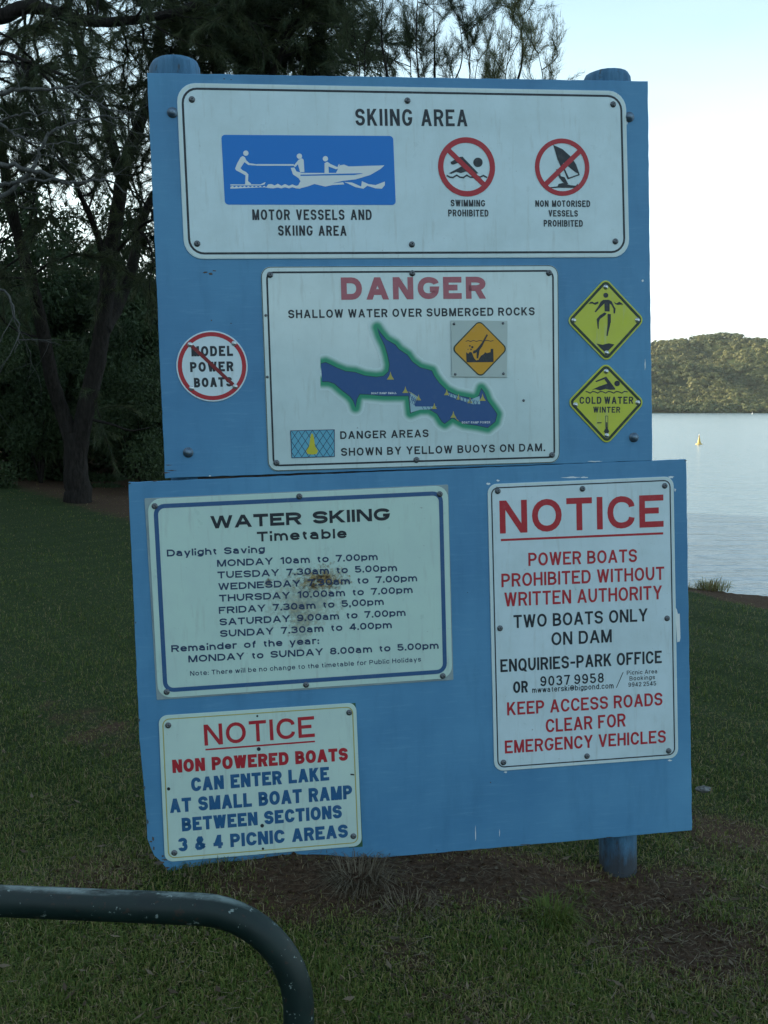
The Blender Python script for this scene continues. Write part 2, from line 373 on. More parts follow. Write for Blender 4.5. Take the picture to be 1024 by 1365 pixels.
# unseen woodland added to shade the foreground and keep low sky off the signs
n = 1700
s = RNG.uniform(26, 72, n); q = RNG.uniform(-90, 90, n)
X = SUN_DIR.x * s - SUN_DIR.y * q; Y = SUN_DIR.y * s + SUN_DIR.x * q; rad = RNG.uniform(1.8, 3.4, n)
kp = Y + X * .3 < 22; X, Y, rad = X[kp], Y[kp], rad[kp]; nb_ = 1500
X2 = RNG.uniform(-75, 45, nb_); Y2 = RNG.uniform(-80, -50, nb_); kp = X2 < bank_x(Y2) - 6; X2, Y2 = X2[kp], Y2[kp]
X = np.concatenate([X, X2]); Y = np.concatenate([Y, Y2]); rad = np.concatenate([rad, RNG.uniform(1.8, 3.2, len(X2))]); n = len(X)
zo = np.where(Y < -24, RNG.uniform(.5, 6.0, n), RNG.uniform(2, 6.5, n))
P = np.stack([X, Y, ground_z(X, Y) + zo], -1)
tri, ti = crowns(P, rad, 60, .30, np.full(n, .3), 1.1)
tag(link('shading_woodland', tri_mesh('shading_woodland', tri, {'tint': ti}), M['bush']), kind='stuff')

# ------------------------------------------------------------------ lawn
def blades(x, y, z, h, wd, lean, az, tint):
    n = len(x); up = np.array([0, 0, 1.0]); dirv = np.stack([np.cos(az), np.sin(az), np.zeros(n)], -1)
    side = np.stack([-np.sin(az + RNG.uniform(-.8, .8, n)), np.cos(az), np.zeros(n)], -1) * wd[:, None] * .5
    p0 = np.stack([x, y, z], -1); m_ = p0 + dirv * (lean * h * .35)[:, None] + up * (h * .62 * np.sqrt(np.clip(1 - lean * .5, .1, 1)))[:, None]
    tp = p0 + dirv * (lean * h)[:, None] + up * (h * np.clip(1 - lean * .75, .04, 1))[:, None]
    V = np.stack([p0 - side, p0 + side, m_ - side * .8, m_ + side * .8, tp], 1).reshape(-1, 3)
    b0 = (np.arange(n) * 5)[:, None]
    T = np.concatenate([b0 + np.array([0, 1, 3]), b0 + np.array([0, 3, 2]), b0 + np.array([2, 3, 4])])
    return V, T, np.repeat(tint, 5)
n = 400000
v = 76 + 819 * RNG.random(n) ** .85; Y = EYE * F_PX / v; X = RNG.uniform(-.5, .5, n) * (Y * .98 + .7)
Y = np.concatenate([Y]); keep = (X < bx_wob(Y) + .1) & (Y < 22)
bm_ = bare_mask(X, Y); patch = .5 + .25 * wob(X * 2.2, Y * 2.2) + .18 * wob(X * 7, Y * 6)
keep &= RNG.random(n) > np.clip(bm_ * 1.08, 0, .965)
X, Y, bm_, patch = X[keep], Y[keep], bm_[keep], patch[keep]; n = len(X)
h = (.016 + .036 * RNG.random(n) ** 1.6) * (.45 + .8 * np.clip(patch, 0, 1.5)) * (1 - .35 * bm_)
wd = np.maximum(.0028, .00042 * Y) * (.7 + .7 * RNG.random(n)); lean = RNG.uniform(.15, 1.25, n); az = RNG.uniform(0, 2 * np.pi, n)
tint = np.clip(.42 + RNG.normal(size=n) * .19 + .25 * (.5 - patch) + bm_ * .18, 0, .72)
dry = RNG.random(n) < (.10 + .12 * np.clip(.7 - patch, 0, 1) + .35 * bm_); tint[dry] = RNG.uniform(.72, 1, dry.sum())
V, T, A = blades(X, Y, ground_z(X, Y) - .002, h, wd, lean, az, tint)
tag(link('grass', tri_mesh('grass', (V, T), {'tint': A}), M['grass']), kind='stuff')
# fallen needles, straw and twigs
n = 30000
v = 380 + 520 * RNG.random(n); Y = EYE * F_PX / v; X = RNG.uniform(-.5, .5, n) * (Y * .9 + .6)
keep = RNG.random(n) < (.10 + .75 * bare_mask(X, Y)); X, Y = X[keep], Y[keep]; n = len(X)
ln = RNG.uniform(.015, .065, n); az = RNG.uniform(0, 2 * np.pi, n); wd = RNG.uniform(.0006, .0014, n)
u_ = np.stack([np.cos(az), np.sin(az), RNG.uniform(-.06, .16, n)], -1); s_ = np.stack([-np.sin(az), np.cos(az), np.zeros(n)], -1)
p = np.stack([X, Y, ground_z(X, Y) + RNG.uniform(.002, .018, n)], -1)
bend = s_ * (ln * RNG.uniform(-.07, .07, n))[:, None]
V = np.stack([p - s_ * wd[:, None], p + s_ * wd[:, None], p + u_ * (ln * .5)[:, None] + bend - s_ * wd[:, None], p + u_ * (ln * .5)[:, None] + bend + s_ * wd[:, None], p + u_ * ln[:, None]], 1).reshape(-1, 3)
b0 = (np.arange(n) * 5)[:, None]; T = np.concatenate([b0 + np.array([0, 1, 3]), b0 + np.array([0, 3, 2]), b0 + np.array([2, 3, 4])])
tag(link('needle_litter', tri_mesh('needle_litter', (V, T), {'tint': np.repeat(np.where(RNG.random(n) < .5, RNG.uniform(.60, .76, n), RNG.uniform(.76, .97, n)), 5)}), M['straw']), kind='stuff')
# fallen brown leaves
n = 600
v = 300 + 580 * RNG.random(n); Y = EYE * F_PX / v; X = RNG.uniform(-.5, .5, n) * (Y * .9 + .6)
kp = X < bx_wob(Y) - .2; X, Y = X[kp], Y[kp]; n = len(X)
az = RNG.uniform(0, 2 * np.pi, n); ln = RNG.uniform(.009, .022, n)[:, None]; u_ = np.stack([np.cos(az), np.sin(az), RNG.uniform(-.3, .3, n)], -1); s_ = np.stack([-np.sin(az), np.cos(az), RNG.uniform(-.4, .4, n)], -1)
p = np.stack([X, Y, ground_z(X, Y) + RNG.uniform(.012, .030, n)], -1)
V = np.stack([p - u_ * ln, p + s_ * ln * .35, p + u_ * ln + np.array([0, 0, .004]), p - s_ * ln * .35], 1).reshape(-1, 3)
b0 = (np.arange(n) * 4)[:, None]; T = np.concatenate([b0 + np.array([0, 3, 1]), b0 + np.array([1, 3, 2])])
tag(link('fallen_leaves', tri_mesh('fallen_leaves', (V, T), {'tint': np.repeat(RNG.uniform(.62, .88, n), 4)}), M['straw']), kind='stuff')
# clods of soil
n = 2600
v = 560 + 320 * RNG.random(n); Y = EYE * F_PX / v; X = RNG.uniform(-.5, .5, n) * (Y * .9 + .3)
keep = RNG.random(n) < bare_mask(X, Y) * 1.1 - .1; X, Y = X[keep], Y[keep]; n = len(X)
oct_ = np.array([[1, 0, 0], [-1, 0, 0], [0, 1, 0], [0, -1, 0], [0, 0, .8], [0, 0, -.8]])
of = np.array([[0, 2, 4], [2, 1, 4], [1, 3, 4], [3, 0, 4], [2, 0, 5], [1, 2, 5], [3, 1, 5], [0, 3, 5]])
P = np.stack([X, Y, ground_z(X, Y) + .002], -1)
V = (P[:, None, :] + oct_[None] * RNG.uniform(.003, .013, (n, 1, 1)) * RNG.uniform(.6, 1.2, (n, 6, 1))).reshape(-1, 3)
T = ((np.arange(n) * 6)[:, None, None] + of[None]).reshape(-1, 3)
tag(link('soil_clods', tri_mesh('soil_clods', (V, T), {'bare': np.ones(len(V))}), M['ground']), kind='stuff')

def tuft(name, loc, n, h0, spread, tint_lo, tint_hi, label, wd0=.003, cat='grass tuft', flat=.0):
    az = RNG.uniform(0, 2 * np.pi, n); r0 = spread * .35 * np.sqrt(RNG.random(n))
    x = r0 * np.cos(az); y = r0 * np.sin(az); az2 = az + RNG.normal(size=n) * .5
    h = h0 * RNG.uniform(.5, 1.1, n); lean = RNG.uniform(.2 + flat, 1.25, n)
    V, T, A = blades(x, y, np.full(n, -.01), h, np.full(n, wd0) * RNG.uniform(.6, 1.3, n), lean, az2, RNG.uniform(tint_lo, tint_hi, n))
    o = link(name, tri_mesh(name, (V, T), {'tint': A}), M['straw' if tint_lo > .7 else 'grass']); o.location = (loc[0], loc[1], float(ground_z(np.array(loc[0]), np.array(loc[1]))))
    return tag(o, label, cat)
def gp(px, py):                       # ground point seen there
    p = atz(px, py, 0.0); return (p.x, p.y)
tuft('grass_tuft', gp(735, 1206), 330, .10, .20, .25, .62, 'long green grass tuft on the bare soil just left of the blue post foot', .0032)
tuft('grass_tuft', gp(770, 1168), 90, .06, .12, .35, .7, 'small thin grass tuft close against the left side of the blue post foot', .0026)
tuft('dry_grass_tuft', gp(478, 1186), 420, .13, .24, .74, .98, 'dry straw tuft hanging over the soil mound under the middle of the lower board', .0022, 'dry grass', .35)
tuft('dry_grass_tuft', gp(545, 1216), 130, .11, .2, .76, 1., 'thin scattered dry straw tuft lying in front of the mound, right of the bigger one', .0022, 'dry grass', .6)
tuft('grass_tuft', gp(862, 1178), 110, .05, .10, .4, .75, 'short mixed grass tuft against the right side of the blue post foot', .0026)
tuft('grass_tuft', gp(960, 1185), 130, .06, .18, .3, .6, 'low green grass tuft at the right of the bare soil beyond the post', .0028)
gb = lambda px, py: tuple(atz(px, py, -.17))[:2]
tuft('bank_bush', gb(950, 784), 260, .17, .42, .62, .86, 'small twiggy brown bush on the edge of the lake bank', .006, 'bush')
tuft('bank_grass', gb(905, 781), 120, .12, .5, .6, .84, 'sparse dry grass on the lake bank beside the board edge', .005, 'grass')
# stone in the lawn at the right
def stone(name, px, py, sx, sy, sz, label, seed):
    rr = np.random.default_rng(seed); vs_ = []; fs = []
    nu, nv = 12, 6
    for j in range(nv + 1):
        for k in range(nu):
            th = j / nv * math.pi; ph = k / nu * 2 * math.pi; q_ = 1 + rr.uniform(-.2, .2)
            vs_.append((sx * math.sin(th) * math.cos(ph) * q_, sy * math.sin(th) * math.sin(ph) * q_, sz * math.cos(th) * q_))
    for j in range(nv):
        for k in range(nu): fs.append((j * nu + k, (j + 1) * nu + k, (j + 1) * nu + (k + 1) % nu, j * nu + (k + 1) % nu))
    o = link(name, mesh_from(name, vs_, fs), M['rock']); x, y = gp(px, py); o.location = (x, y, .0)
    return tag(o, label, 'stone')
stone('stone', 938, 1052, .032, .022, .012, 'small grey stone half buried in the lawn right of the lower board', 3)

# ------------------------------------------------------------------ trees
class Wood:
    def __init__(s): s.V = []; s.F = []; s.n = 0; s.tw = []
    def tube(s, pts, r0, r1, sides=6):
        pts = np.array(pts, float); m_ = len(pts)
        t = np.gradient(pts, axis=0); t = unit(t)
        ref = np.array([0.3, 1, .1]); a_ = unit(np.cross(t, ref)); b_ = np.cross(t, a_)
        ra = np.linspace(r0, r1, m_)[:, None, None]; ph = np.arange(sides) / sides * 2 * np.pi
        ring = pts[:, None, :] + ra * (np.cos(ph)[None, :, None] * a_[:, None, :] + np.sin(ph)[None, :, None] * b_[:, None, :])
        s.V.append(ring.reshape(-1, 3)); k = np.arange(m_ - 1)[:, None] * sides; j = np.arange(sides)[None, :]; j2 = (j + 1) % sides
        A_ = (k + j).ravel(); B_ = (k + j2).ravel(); C_ = (k + sides + j2).ravel(); D_ = (k + sides + j).ravel()
        s.F.append(np.concatenate([np.stack([A_, B_, C_], -1), np.stack([A_, C_, D_], -1)]) + s.n); s.n += m_ * sides
    def mesh(s, name): return tri_mesh(name, (np.concatenate(s.V), np.concatenate(s.F)))
def smooth_path(pts, k=6, jit=0.0):
    pts = np.array(pts, float); out = []
    P_ = np.concatenate([[2 * pts[0] - pts[1]], pts, [2 * pts[-1] - pts[-2]]])
    for i_ in range(1, len(P_) - 2):
        for t in np.arange(k) / k:
            p0, p1, p2, p3 = P_[i_ - 1:i_ + 3]
            out.append(.5 * (2 * p1 + (p2 - p0) * t + (2 * p0 - 5 * p1 + 4 * p2 - p3) * t * t + (3 * p1 - p0 - 3 * p2 + p3) * t ** 3))
    out.append(pts[-1]); out = np.array(out)
    if jit: out[1:-1] += RNG.normal(size=out[1:-1].shape) * jit
    return out
def grow(wd, base, d, length, r, up, steps=7, wander=.25):
    p = np.array(base, float); d = unit(np.array(d, float)); pts = [p.copy()]
    for _ in range(steps):
        d = unit(d + RNG.normal(size=3) * wander + np.array([0, 0, up])); p = p + d * length / steps; pts.append(p.copy())
    pts = np.array(pts); wd.tube(pts, r, r * .3, 4 if r < .015 else 5); return pts
def needle_cloud(tw, per, ln, wdt, spread, fall, tint0, tint1):
    """tw: list of twig polylines; thin needles along each twig"""
    Pn, Dn = [], []
    for t in tw:
        d = unit(np.gradient(t, axis=0)); Pn.append(t); Dn.append(d)
    Pn = np.concatenate(Pn); Dn = np.concatenate(Dn); n_ = len(Pn)
    P_ = np.repeat(Pn, per, 0); D_ = np.repeat(Dn, per, 0); m_ = len(P_)
    P_ = P_ + D_ * RNG.uniform(-.06, .06, (m_, 1)) + RNG.normal(size=(m_, 3)) * .012
    d = unit(D_ + RNG.normal(size=(m_, 3)) * spread + np.array([0, 0, fall]))
    L_ = ln * RNG.uniform(.5, 1.2, (m_, 1)); s_ = unit(np.cross(d, RNG.normal(size=(m_, 3)))) * wdt * .5
    tri = np.stack([P_ - s_, P_ + s_, P_ + d * L_], 1)
    z = np.repeat(np.repeat(RNG.uniform(tint0, tint1, n_), per), 3)
    return tri, z
def branchy(wd, limb, nsub, sub_len, r, up, twigs, twig_len, bias=None, start=.25, side=1.0):
    """secondary branches along a limb, twigs along those; returns twig polylines"""
    out = []
    for _ in range(nsub):
        k = int(len(limb) * (start + (1 - start) * RNG.random())); k = min(k, len(limb) - 2)
        t = unit(limb[k + 1] - limb[k]); d = t * .5 + RNG.normal(size=3) * side
        if bias is not None: d = d + np.array(bias)
        b_ = grow(wd, limb[k], d, sub_len * RNG.uniform(.5, 1.2), r, up)
        for _ in range(twigs):
            j = RNG.integers(2, len(b_) - 1); d2 = unit(b_[j + 1] - b_[j]) + RNG.normal(size=3) * .65
            out.append(grow(wd, b_[j], d2, twig_len * RNG.uniform(.5, 1.3), r * .35, up * 1.2, 5, .2))
        out.append(b_[3:])
    return out
def pl(lst): return [tuple(at(*q)) for q in lst]
def gz(x, y): return float(ground_z(np.array(float(x)), np.array(float(y))))

def she_oak(name, label, limbs, nsub, sub_len, up, twigs, twig_len, per, ln, wdt, mat, spread=.45, fall=-.1, rr=.02, start=.3, tint=(0, .8), bark_m='bark', side=1.0):
    wd = Wood(); tw = []
    base = limbs[0][0][0]; base = np.array([base[0], base[1], gz(base[0], base[1])])
    for pts, r0, r1, leafy in limbs:
        path = smooth_path(pts, 6, r1 * .07); path0 = path - base
        wd.tube(path0, r0, r1, 9 if r0 > .06 else 6)
        if leafy > 0: tw += branchy(wd, path0, int(nsub * leafy), sub_len, rr, up, twigs, twig_len, start=start, side=side)
    root = empty(name, tuple(base)); tag(root, label, 'tree')
    link('trunk', wd.mesh('trunk'), M[bark_m], root, True)
    if per:
        tri, z = needle_cloud(tw, per, ln, wdt, spread, fall, *tint)
        link('crown', tri_mesh('crown', tri, {'tint': z}), M[mat], root)['kind'] = 'stuff'
    return root
D = 16.5
b0 = at(105, 672, D); b0 = (b0.x, b0.y, gz(b0.x, b0.y) - .05)
T1 = [([b0] + pl([(102, 630, D), (99, 578, D)]), .23, .16, 0),
      (pl([(103, 690, D), (101, 640, D), (95, 590, D), (82, 545, D), (68, 500, D - .2), (57, 440, D - .5), (44, 385, D - .8), (30, 335, D - 1), (15, 274, D - 1.2), (2, 200, D - 1.4), (-20, 100, D - 1.5)]), .14, .06, .8),
      (pl([(106, 690, D), (104, 640, D), (106, 590, D), (118, 530, D), (132, 470, D), (141, 400, D + .1), (147, 340, D + .2), (158, 270, D + .3), (168, 215, D + .3), (184, 170, D + .3), (205, 110, D + .2), (215, 30, D)]), .165, .08, 1.2),
      (pl([(160, 235, D + .2), (146, 180, D), (138, 145, D - .2), (124, 112, D - .4), (108, 70, D - .6), (92, 10, D - .8), (80, -60, D - 1)]), .09, .04, .9),
      (pl([(139, 345, D), (125, 300, D - .3), (108, 262, D - .6), (96, 236, D - .8), (70, 200, D - 1.2)]), .06, .02, .5),
      (pl([(138, 440, D), (160, 400, D + .6), (178, 350, D + 1), (190, 290, D + 1.2), (235, 210, D + 1.4), (280, 120, D + 1.5)]), .12, .05, 1.0),
      (pl([(205, 120, D), (250, 60, D - .4), (310, 20, D - .8), (380, -20, D - 1)]), .07, .03, 1.2),
      (pl([(147, 345, D), (190, 300, D - .6), (225, 290, D - 1)]), .03, .015, .4),
      (pl([(125, 560, D - .2), (150, 566, D - .6), (175, 574, D - 1), (200, 570, D - 1.4)]), .025, .008, 0)]
she_oak('she_oak', 'dark forked she-oak with fine needles rising left of the noticeboard from the lawn edge', T1, 18, 1.4, -.02, 5, .7, 22, .20, .0080, 'needles')
D = 13.0
b0 = at(-90, 700, D)
T2 = [([(b0.x, b0.y, gz(b0.x, b0.y) - .05)] + pl([(-95, 500, D), (-110, 250, D), (-100, 60, D), (-60, 20, D)]), .24, .15, 0),
      (pl([(-60, 22, D), (0, 22, D), (30, 10, D), (60, 12, D), (110, 27, D), (160, 28, D + .2), (240, 14, D + .5), (300, -20, D + .8)]), .10, .04, 1.8),
      (pl([(-60, 22, D), (0, -60, D + .3), (90, -90, D + .5), (200, -110, D + .6), (330, -120, D + .6)]), .10, .04, 2.2),
      (pl([(-100, 120, D), (-60, 90, D - .5), (0, 70, D - .8), (60, 95, D - 1)]), .05, .015, 1.2),
      (pl([(-90, 200, D), (-40, 160, D + .8), (10, 150, D + 1.2), (60, 180, D + 1.4)]), .05, .015, 1.4)]
she_oak('overhanging_she_oak', 'big she-oak outside the left edge whose long dark limb overhangs the top left corner', T2, 14, 1.2, -.05, 5, .6, 22, .17, .0065, 'needles', fall=-.25)
D = 14.5
b0 = at(345, 700, D); b0 = (b0.x, b0.y, gz(b0.x, b0.y) - .05)
T3 = [([b0] + pl([(340, 500, D), (335, 250, D), (330, 100, D), (335, 0, D)]), .2, .07, 1.3),
      (pl([(335, 240, D), (390, 140, D), (420, 60, D), (450, -10, D)]), .08, .03, 1.2),
      (pl([(335, 200, D), (290, 100, D + .3), (260, 20, D + .4)]), .08, .03, 1.2),
      (pl([(337, 150, D), (380, 60, D - .5), (400, -40, D - .6)]), .06, .02, 1.0)]
she_oak('she_oak', 'dense dark she-oak crown showing over the left half of the noticeboard top', T3, 24, 1.15, -.02, 7, .6, 18, .19, .0085, 'needles', start=.4)
# young she-oaks with upright feathery tips behind the board
def young(px0, d, tips, label, mat='needles', fullness=5):
    b_ = at(px0, 800, d); b_ = (b_.x, b_.y, gz(b_.x, b_.y) - .03)
    limbs = []
    for k, (tx, ty) in enumerate(tips):
        dd = d + RNG.uniform(-.5, .5)
        mid = at(px0 * .6 + tx * .4, 420, dd); m2 = at(px0 * .15 + tx * .85, max(ty + 150, 150), dd); tip = at(tx, ty, dd)
        w1, w2 = RNG.uniform(-.12, .12, 2)
        limbs.append(([b_, tuple(mid + Vector((w1, 0, 0))), tuple(m2 + Vector((w2, 0, 0))), tuple(m2.lerp(tip, .55) + Vector((-w2 * .6, 0, 0))), tuple(tip)], .030 if k == 0 else .020, .0015, 1))
    return she_oak('young_she_oak', label, limbs, fullness, .42, .20, 4, .28, 17, .085, .0034, mat, spread=.42, fall=.10, rr=.005, start=.60, tint=(0, .6), side=.55)
young(520, 10.5, [(512, -30), (488, 40), (545, 45), (560, -40), (470, 30)], 'feathery young she-oak behind the middle of the board top, its tips reaching out of frame', fullness=6)
young(590, 10.8, [(578, -10), (610, 12), (640, 60), (560, 60), (622, 40)], 'thin young she-oak with sparse upright tips right of the middle of the board top', fullness=5)
young(690, 10.0, [(692, 10), (680, 55), (716, 60), (660, 78)], 'sunlit golden green young she-oak tip standing alone farthest right above the board', 'sunlit_needles', 6)
# bare dead tree reaching in from the left
D = 11.0
b0 = at(-170, 760, D)
T5 = [([(b0.x, b0.y, gz(b0.x, b0.y) - .05)] + pl([(-165, 500, D), (-150, 300, D), (-120, 150, D)]), .14, .07, 0),
      (pl([(-150, 280, D), (-60, 235, D), (0, 220, D), (55, 231, D), (90, 245, D + .2), (140, 240, D + .4), (175, 262, D + .5)]), .040, .006, 0),
      (pl([(-150, 320, D), (-60, 262, D), (0, 247, D), (32, 243, D), (75, 239, D), (110, 252, D)]), .034, .006, 0),
      (pl([(-130, 180, D), (-60, 135, D), (0, 122, D), (50, 118, D), (85, 116, D), (122, 109, D)]), .034, .008, 0),
      (pl([(85, 117, D), (105, 127, D), (144, 144, D), (170, 150, D)]), .014, .004, 0),
      (pl([(-60, 300, D), (0, 262, D), (44, 222, D), (62, 184, D), (82, 169, D), (139, 154, D + .3), (172, 160, D + .4)]), .028, .006, 0),
      (pl([(-150, 220, D), (-60, 175, D), (0, 160, D), (40, 152, D), (90, 152, D)]), .02, .004, 0),
      (pl([(-100, 420, D), (-40, 380, D), (10, 395, D), (25, 440, D), (20, 470, D)]), .022, .004, 0),
      (pl([(-60, 135, D), (0, 165, D), (30, 185, D), (62, 192, D), (110, 190, D)]), .016, .004, 0)]
wd = Wood(); base = np.array([b0.x, b0.y, gz(b0.x, b0.y)])
for pts, r0, r1, _ in T5:
    path = smooth_path(pts, 6, .012) - base; wd.tube(path, r0, r1, 7)
    if r0 < .1:
        for q_ in branchy(wd, path, 4, .8, .006, -.03, 4, .45, start=.3, side=.7): pass
root = empty('bare_tree', tuple(base)); tag(root, 'bare grey dead tree whose leafless branches reach in from the left edge', 'tree')
link('trunk', wd.mesh('trunk'), M['pale_bark'], root, True)

# dark bushes that close the view left of the board
def bush_mesh(seed, h, rad, n_):
    rr = np.random.default_rng(seed); k = 26
    c = rr.normal(size=(k, 3)) * np.array([rad * .42, rad * .42, h * .27]) + np.array([0, 0, h * .46]); cr = rr.uniform(.35, .75, k) * rad * .55
    idx = rr.integers(0, k, n_); d = unit(rr.normal(size=(n_, 3))); p = c[idx] + d * (cr[idx] * rr.uniform(.45, 1.1, n_))[:, None] * np.array([1, 1, .9])
    p[:, 2] = np.maximum(p[:, 2], .05)
    dd = unit(d * .6 + rr.normal(size=(n_, 3)) * .6 + np.array([0, 0, -.15])); s_ = unit(np.cross(dd, rr.normal(size=(n_, 3))))
    L_ = rr.uniform(.07, .19, (n_, 1)); W_ = L_ * rr.uniform(.12, .3, (n_, 1))
    tri = np.stack([p - s_ * W_, p + s_ * W_, p + dd * L_], 1)
    tint = np.repeat(np.clip(rr.uniform(0, .5, k)[idx] + rr.normal(size=n_) * .15, 0, 1), 3)
    wd = Wood()
    for _ in range(7):
        e = c[rr.integers(0, k)]; wd.tube(smooth_path([(0, 0, -.1), tuple(e * np.array([.35, .35, .45])), tuple(e)], 4), .06, .015, 5)
    return tri_mesh('crown', tri, {'tint': tint}), wd.mesh('trunk')
BM = [bush_mesh(s_, 5.4, 3.0, 36000) for s_ in (1, 2, 3)]
desc = ['tallest dark bush at the left frame edge behind the forked she-oak', 'dark bush directly behind the trunk of the forked she-oak', 'dark bush between the forked she-oak and the board',
        'dark bush far back just left of the board edge', 'low dark bush under the left limb of the forked she-oak', 'low dark bush against the left edge of the upper board',
        'dark bush hidden behind the upper board, nearest the left post', 'dark bush beyond the left frame edge', 'dark bush behind the middle of the upper board',
        'back row dark bush at the left frame edge', 'back row dark bush above the forked trunk', 'back row dark bush left of the left post', 'small dark bush peeping out right behind the forked trunk', 'dark bush filling the gap between trunk and board, second row']
spots = [(20, 22, 1.05), (95, 23.5, 1.0), (165, 22.5, .95), (215, 25, .9), (55, 20, .55), (190, 20, .55), (270, 24, .9), (-90, 21, 1.1), (370, 26, .85), (-10, 28, 1.1), (105, 29, .92), (200, 30, .9), (112, 24.5, .55), (140, 26.5, .7)]
for k, (px, d, s_) in enumerate(spots):
    p = at(px, 640, d); x, y = p.x, p.y
    o = empty('dark_bush', (x, y, gz(x, y))); o.rotation_euler.z = k * 1.7; o.scale = (s_ * .82, s_ * .82, s_)
    tag(o, desc[k], 'bush', 'dark bushes behind the she-oaks')
    cm, tm = BM[k % 3]
    link('crown', cm, M['bush'], o)['kind'] = 'stuff'; link('trunk', tm, M['bark'], o, True)

# ------------------------------------------------------------------ noticeboard
def loft(name, quads_w, mats=None):
    pass
def prism(poly, w0, w1, bev=0.0):
    """poly in (u, v), w0 nearer the viewer; returns verts, faces; a small bevel runs round the front"""
    n_ = len(poly); V_ = []; F_ = []
    if bev:
        inn = inset(poly, bev); V_ += [(p[0], w0, p[1]) for p in inn]; V_ += [(p[0], w0 + bev, p[1]) for p in poly]
    else: V_ += [(p[0], w0, p[1]) for p in poly]
    V_ += [(p[0], w1, p[1]) for p in poly]
    F_.append(tuple(range(n_)))
    L_ = len(V_) // n_
    for a_ in range(L_ - 1):
        for k in range(n_): F_.append((a_ * n_ + k, (a_ + 1) * n_ + k, (a_ + 1) * n_ + (k + 1) % n_, a_ * n_ + (k + 1) % n_))
    F_.append(tuple((L_ - 1) * n_ + k for k in reversed(range(n_))))
    return V_, F_
def inset(poly, d):
    n_ = len(poly); ar = sum(poly[i_][0] * poly[(i_ + 1) % n_][1] - poly[(i_ + 1) % n_][0] * poly[i_][1] for i_ in range(n_)); sg = 1 if ar > 0 else -1
    out = []
    for i_ in range(n_):
        p0, p1, p2 = Vector(poly[i_ - 1]), Vector(poly[i_]), Vector(poly[(i_ + 1) % n_])
        a_, b_ = p1 - p0, p2 - p1
        if a_.length < 1e-9 or b_.length < 1e-9: out.append(tuple(p1)); continue
        a_.normalize(); b_.normalize(); na = Vector((-a_.y, a_.x)) * sg; nb = Vector((-b_.y, b_.x)) * sg
        m_ = na + nb; m_ = m_ / max(m_.dot(m_) / 2, .2) if m_.length > 1e-6 else na
        out.append(tuple(p1 + m_ * d))
    return out
def rounded(q, r, k=6):
    out = []
    for i_ in range(len(q)):
        p0, p1, p2 = Vector(q[i_ - 1]), Vector(q[i_]), Vector(q[(i_ + 1) % len(q)])
        a_ = p1 + (p0 - p1).normalized() * r; b_ = p1 + (p2 - p1).normalized() * r
        for j in range(k + 1):
            t = j / k; c1 = a_.lerp(p1, .55); c2 = b_.lerp(p1, .55)
            out.append(tuple(a_ * (1 - t) ** 3 + c1 * 3 * t * (1 - t) ** 2 + c2 * 3 * t * t * (1 - t) + b_ * t ** 3))
    return out
def fix(me):
    import bmesh
    b_ = bmesh.new(); b_.from_mesh(me); bmesh.ops.recalc_face_normals(b_, faces=b_.faces); b_.to_mesh(me); b_.free(); return me

nb = empty('noticeboard', board_point(0, -1.27), BMAT)
tag(nb, 'large blue painted noticeboard of two sheets on two round posts, covered in signs', 'noticeboard')
OV = -1.27                                            # the root sits at the board's foot
def rel(p, o): return (p[0] - o[0], p[1] - o[1])
def ragged(poly, amp, seed, step=.03, only=None):
    rr = random.Random(seed); out = []
    for i_ in range(len(poly)):
        a_, b_ = Vector(poly[i_]), Vector(poly[(i_ + 1) % len(poly)]); n_ = max(1, int((b_ - a_).length / step))
        for j in range(n_):
            p = a_.lerp(b_, j / n_); k_ = amp * (3 if only and only(p) else 1)
            out.append((p.x + rr.uniform(-k_, k_), p.y + rr.uniform(-k_, k_)))
    return out
def board(name, quad_px, seed, only=None):
    q = [rel(uv(*p), (0, OV)) for p in quad_px]
    V_, F_ = prism(ragged(q, .0009, seed, .03, only), 0.0, .019, .0015)
    me = fix(mesh_from(name, V_, F_)); me.materials.append(M['board']); me.materials.append(M['edge'])
    for p_ in me.polygons:
        if abs(p_.normal.y) < .5 and abs(p_.center.y - .010) < .008: p_.material_index = 0 if p_.normal.z > -.5 else 1
    o = link(name, me, None, nb); return o
board('upper_panel', [(196, 97), (864, 108), (870, 614), (220, 637.5)], 1)['label'] = 'upper blue sheet'
rot = lambda p: p.x < -.70 and p.y < .22
board('lower_panel', [(171, 643), (915, 612), (923, 1107), (700, 1127), (470, 1147), (240, 1168), (226, 1163), (214, 1148), (205, 1141), (197, 1118), (194, 1075), (186, 985)], 2, rot)['label'] = 'lower blue sheet with a rotten bottom left corner'
def post(u, top, foot, label):
    k = 20; prof = [(foot, .066), (0.3, .066), (1.0, .070), (1.8, .076), (top - .05, .081), (top - .02, .080), (top - .003, .072), (top, .064), (top + .001, 0.0)]
    V_ = []; F_ = []
    for j, (z, r) in enumerate(prof):
        for i_ in range(k):
            a_ = 2 * math.pi * i_ / k; w_ = 1 + .025 * math.sin(3 * a_ + j) + random.uniform(-.008, .008)
            V_.append((u + r * w_ * math.cos(a_), .019 + .068 + r * w_ * math.sin(a_), z))
    for j in range(len(prof) - 1):
        for i_ in range(k): F_.append((j * k + i_, j * k + (i_ + 1) % k, (j + 1) * k + (i_ + 1) % k, (j + 1) * k + i_))
    o = link('post', fix(mesh_from('post', V_, F_)), M['post'], nb, True); o['label'] = label
u_l = uv(231, 90)[0]; u_r = uv(820, 100)[0]
q_ = [rel(uv(*p), (0, OV)) for p in [(262, 622), (800, 606), (800, 634), (262, 650)]]
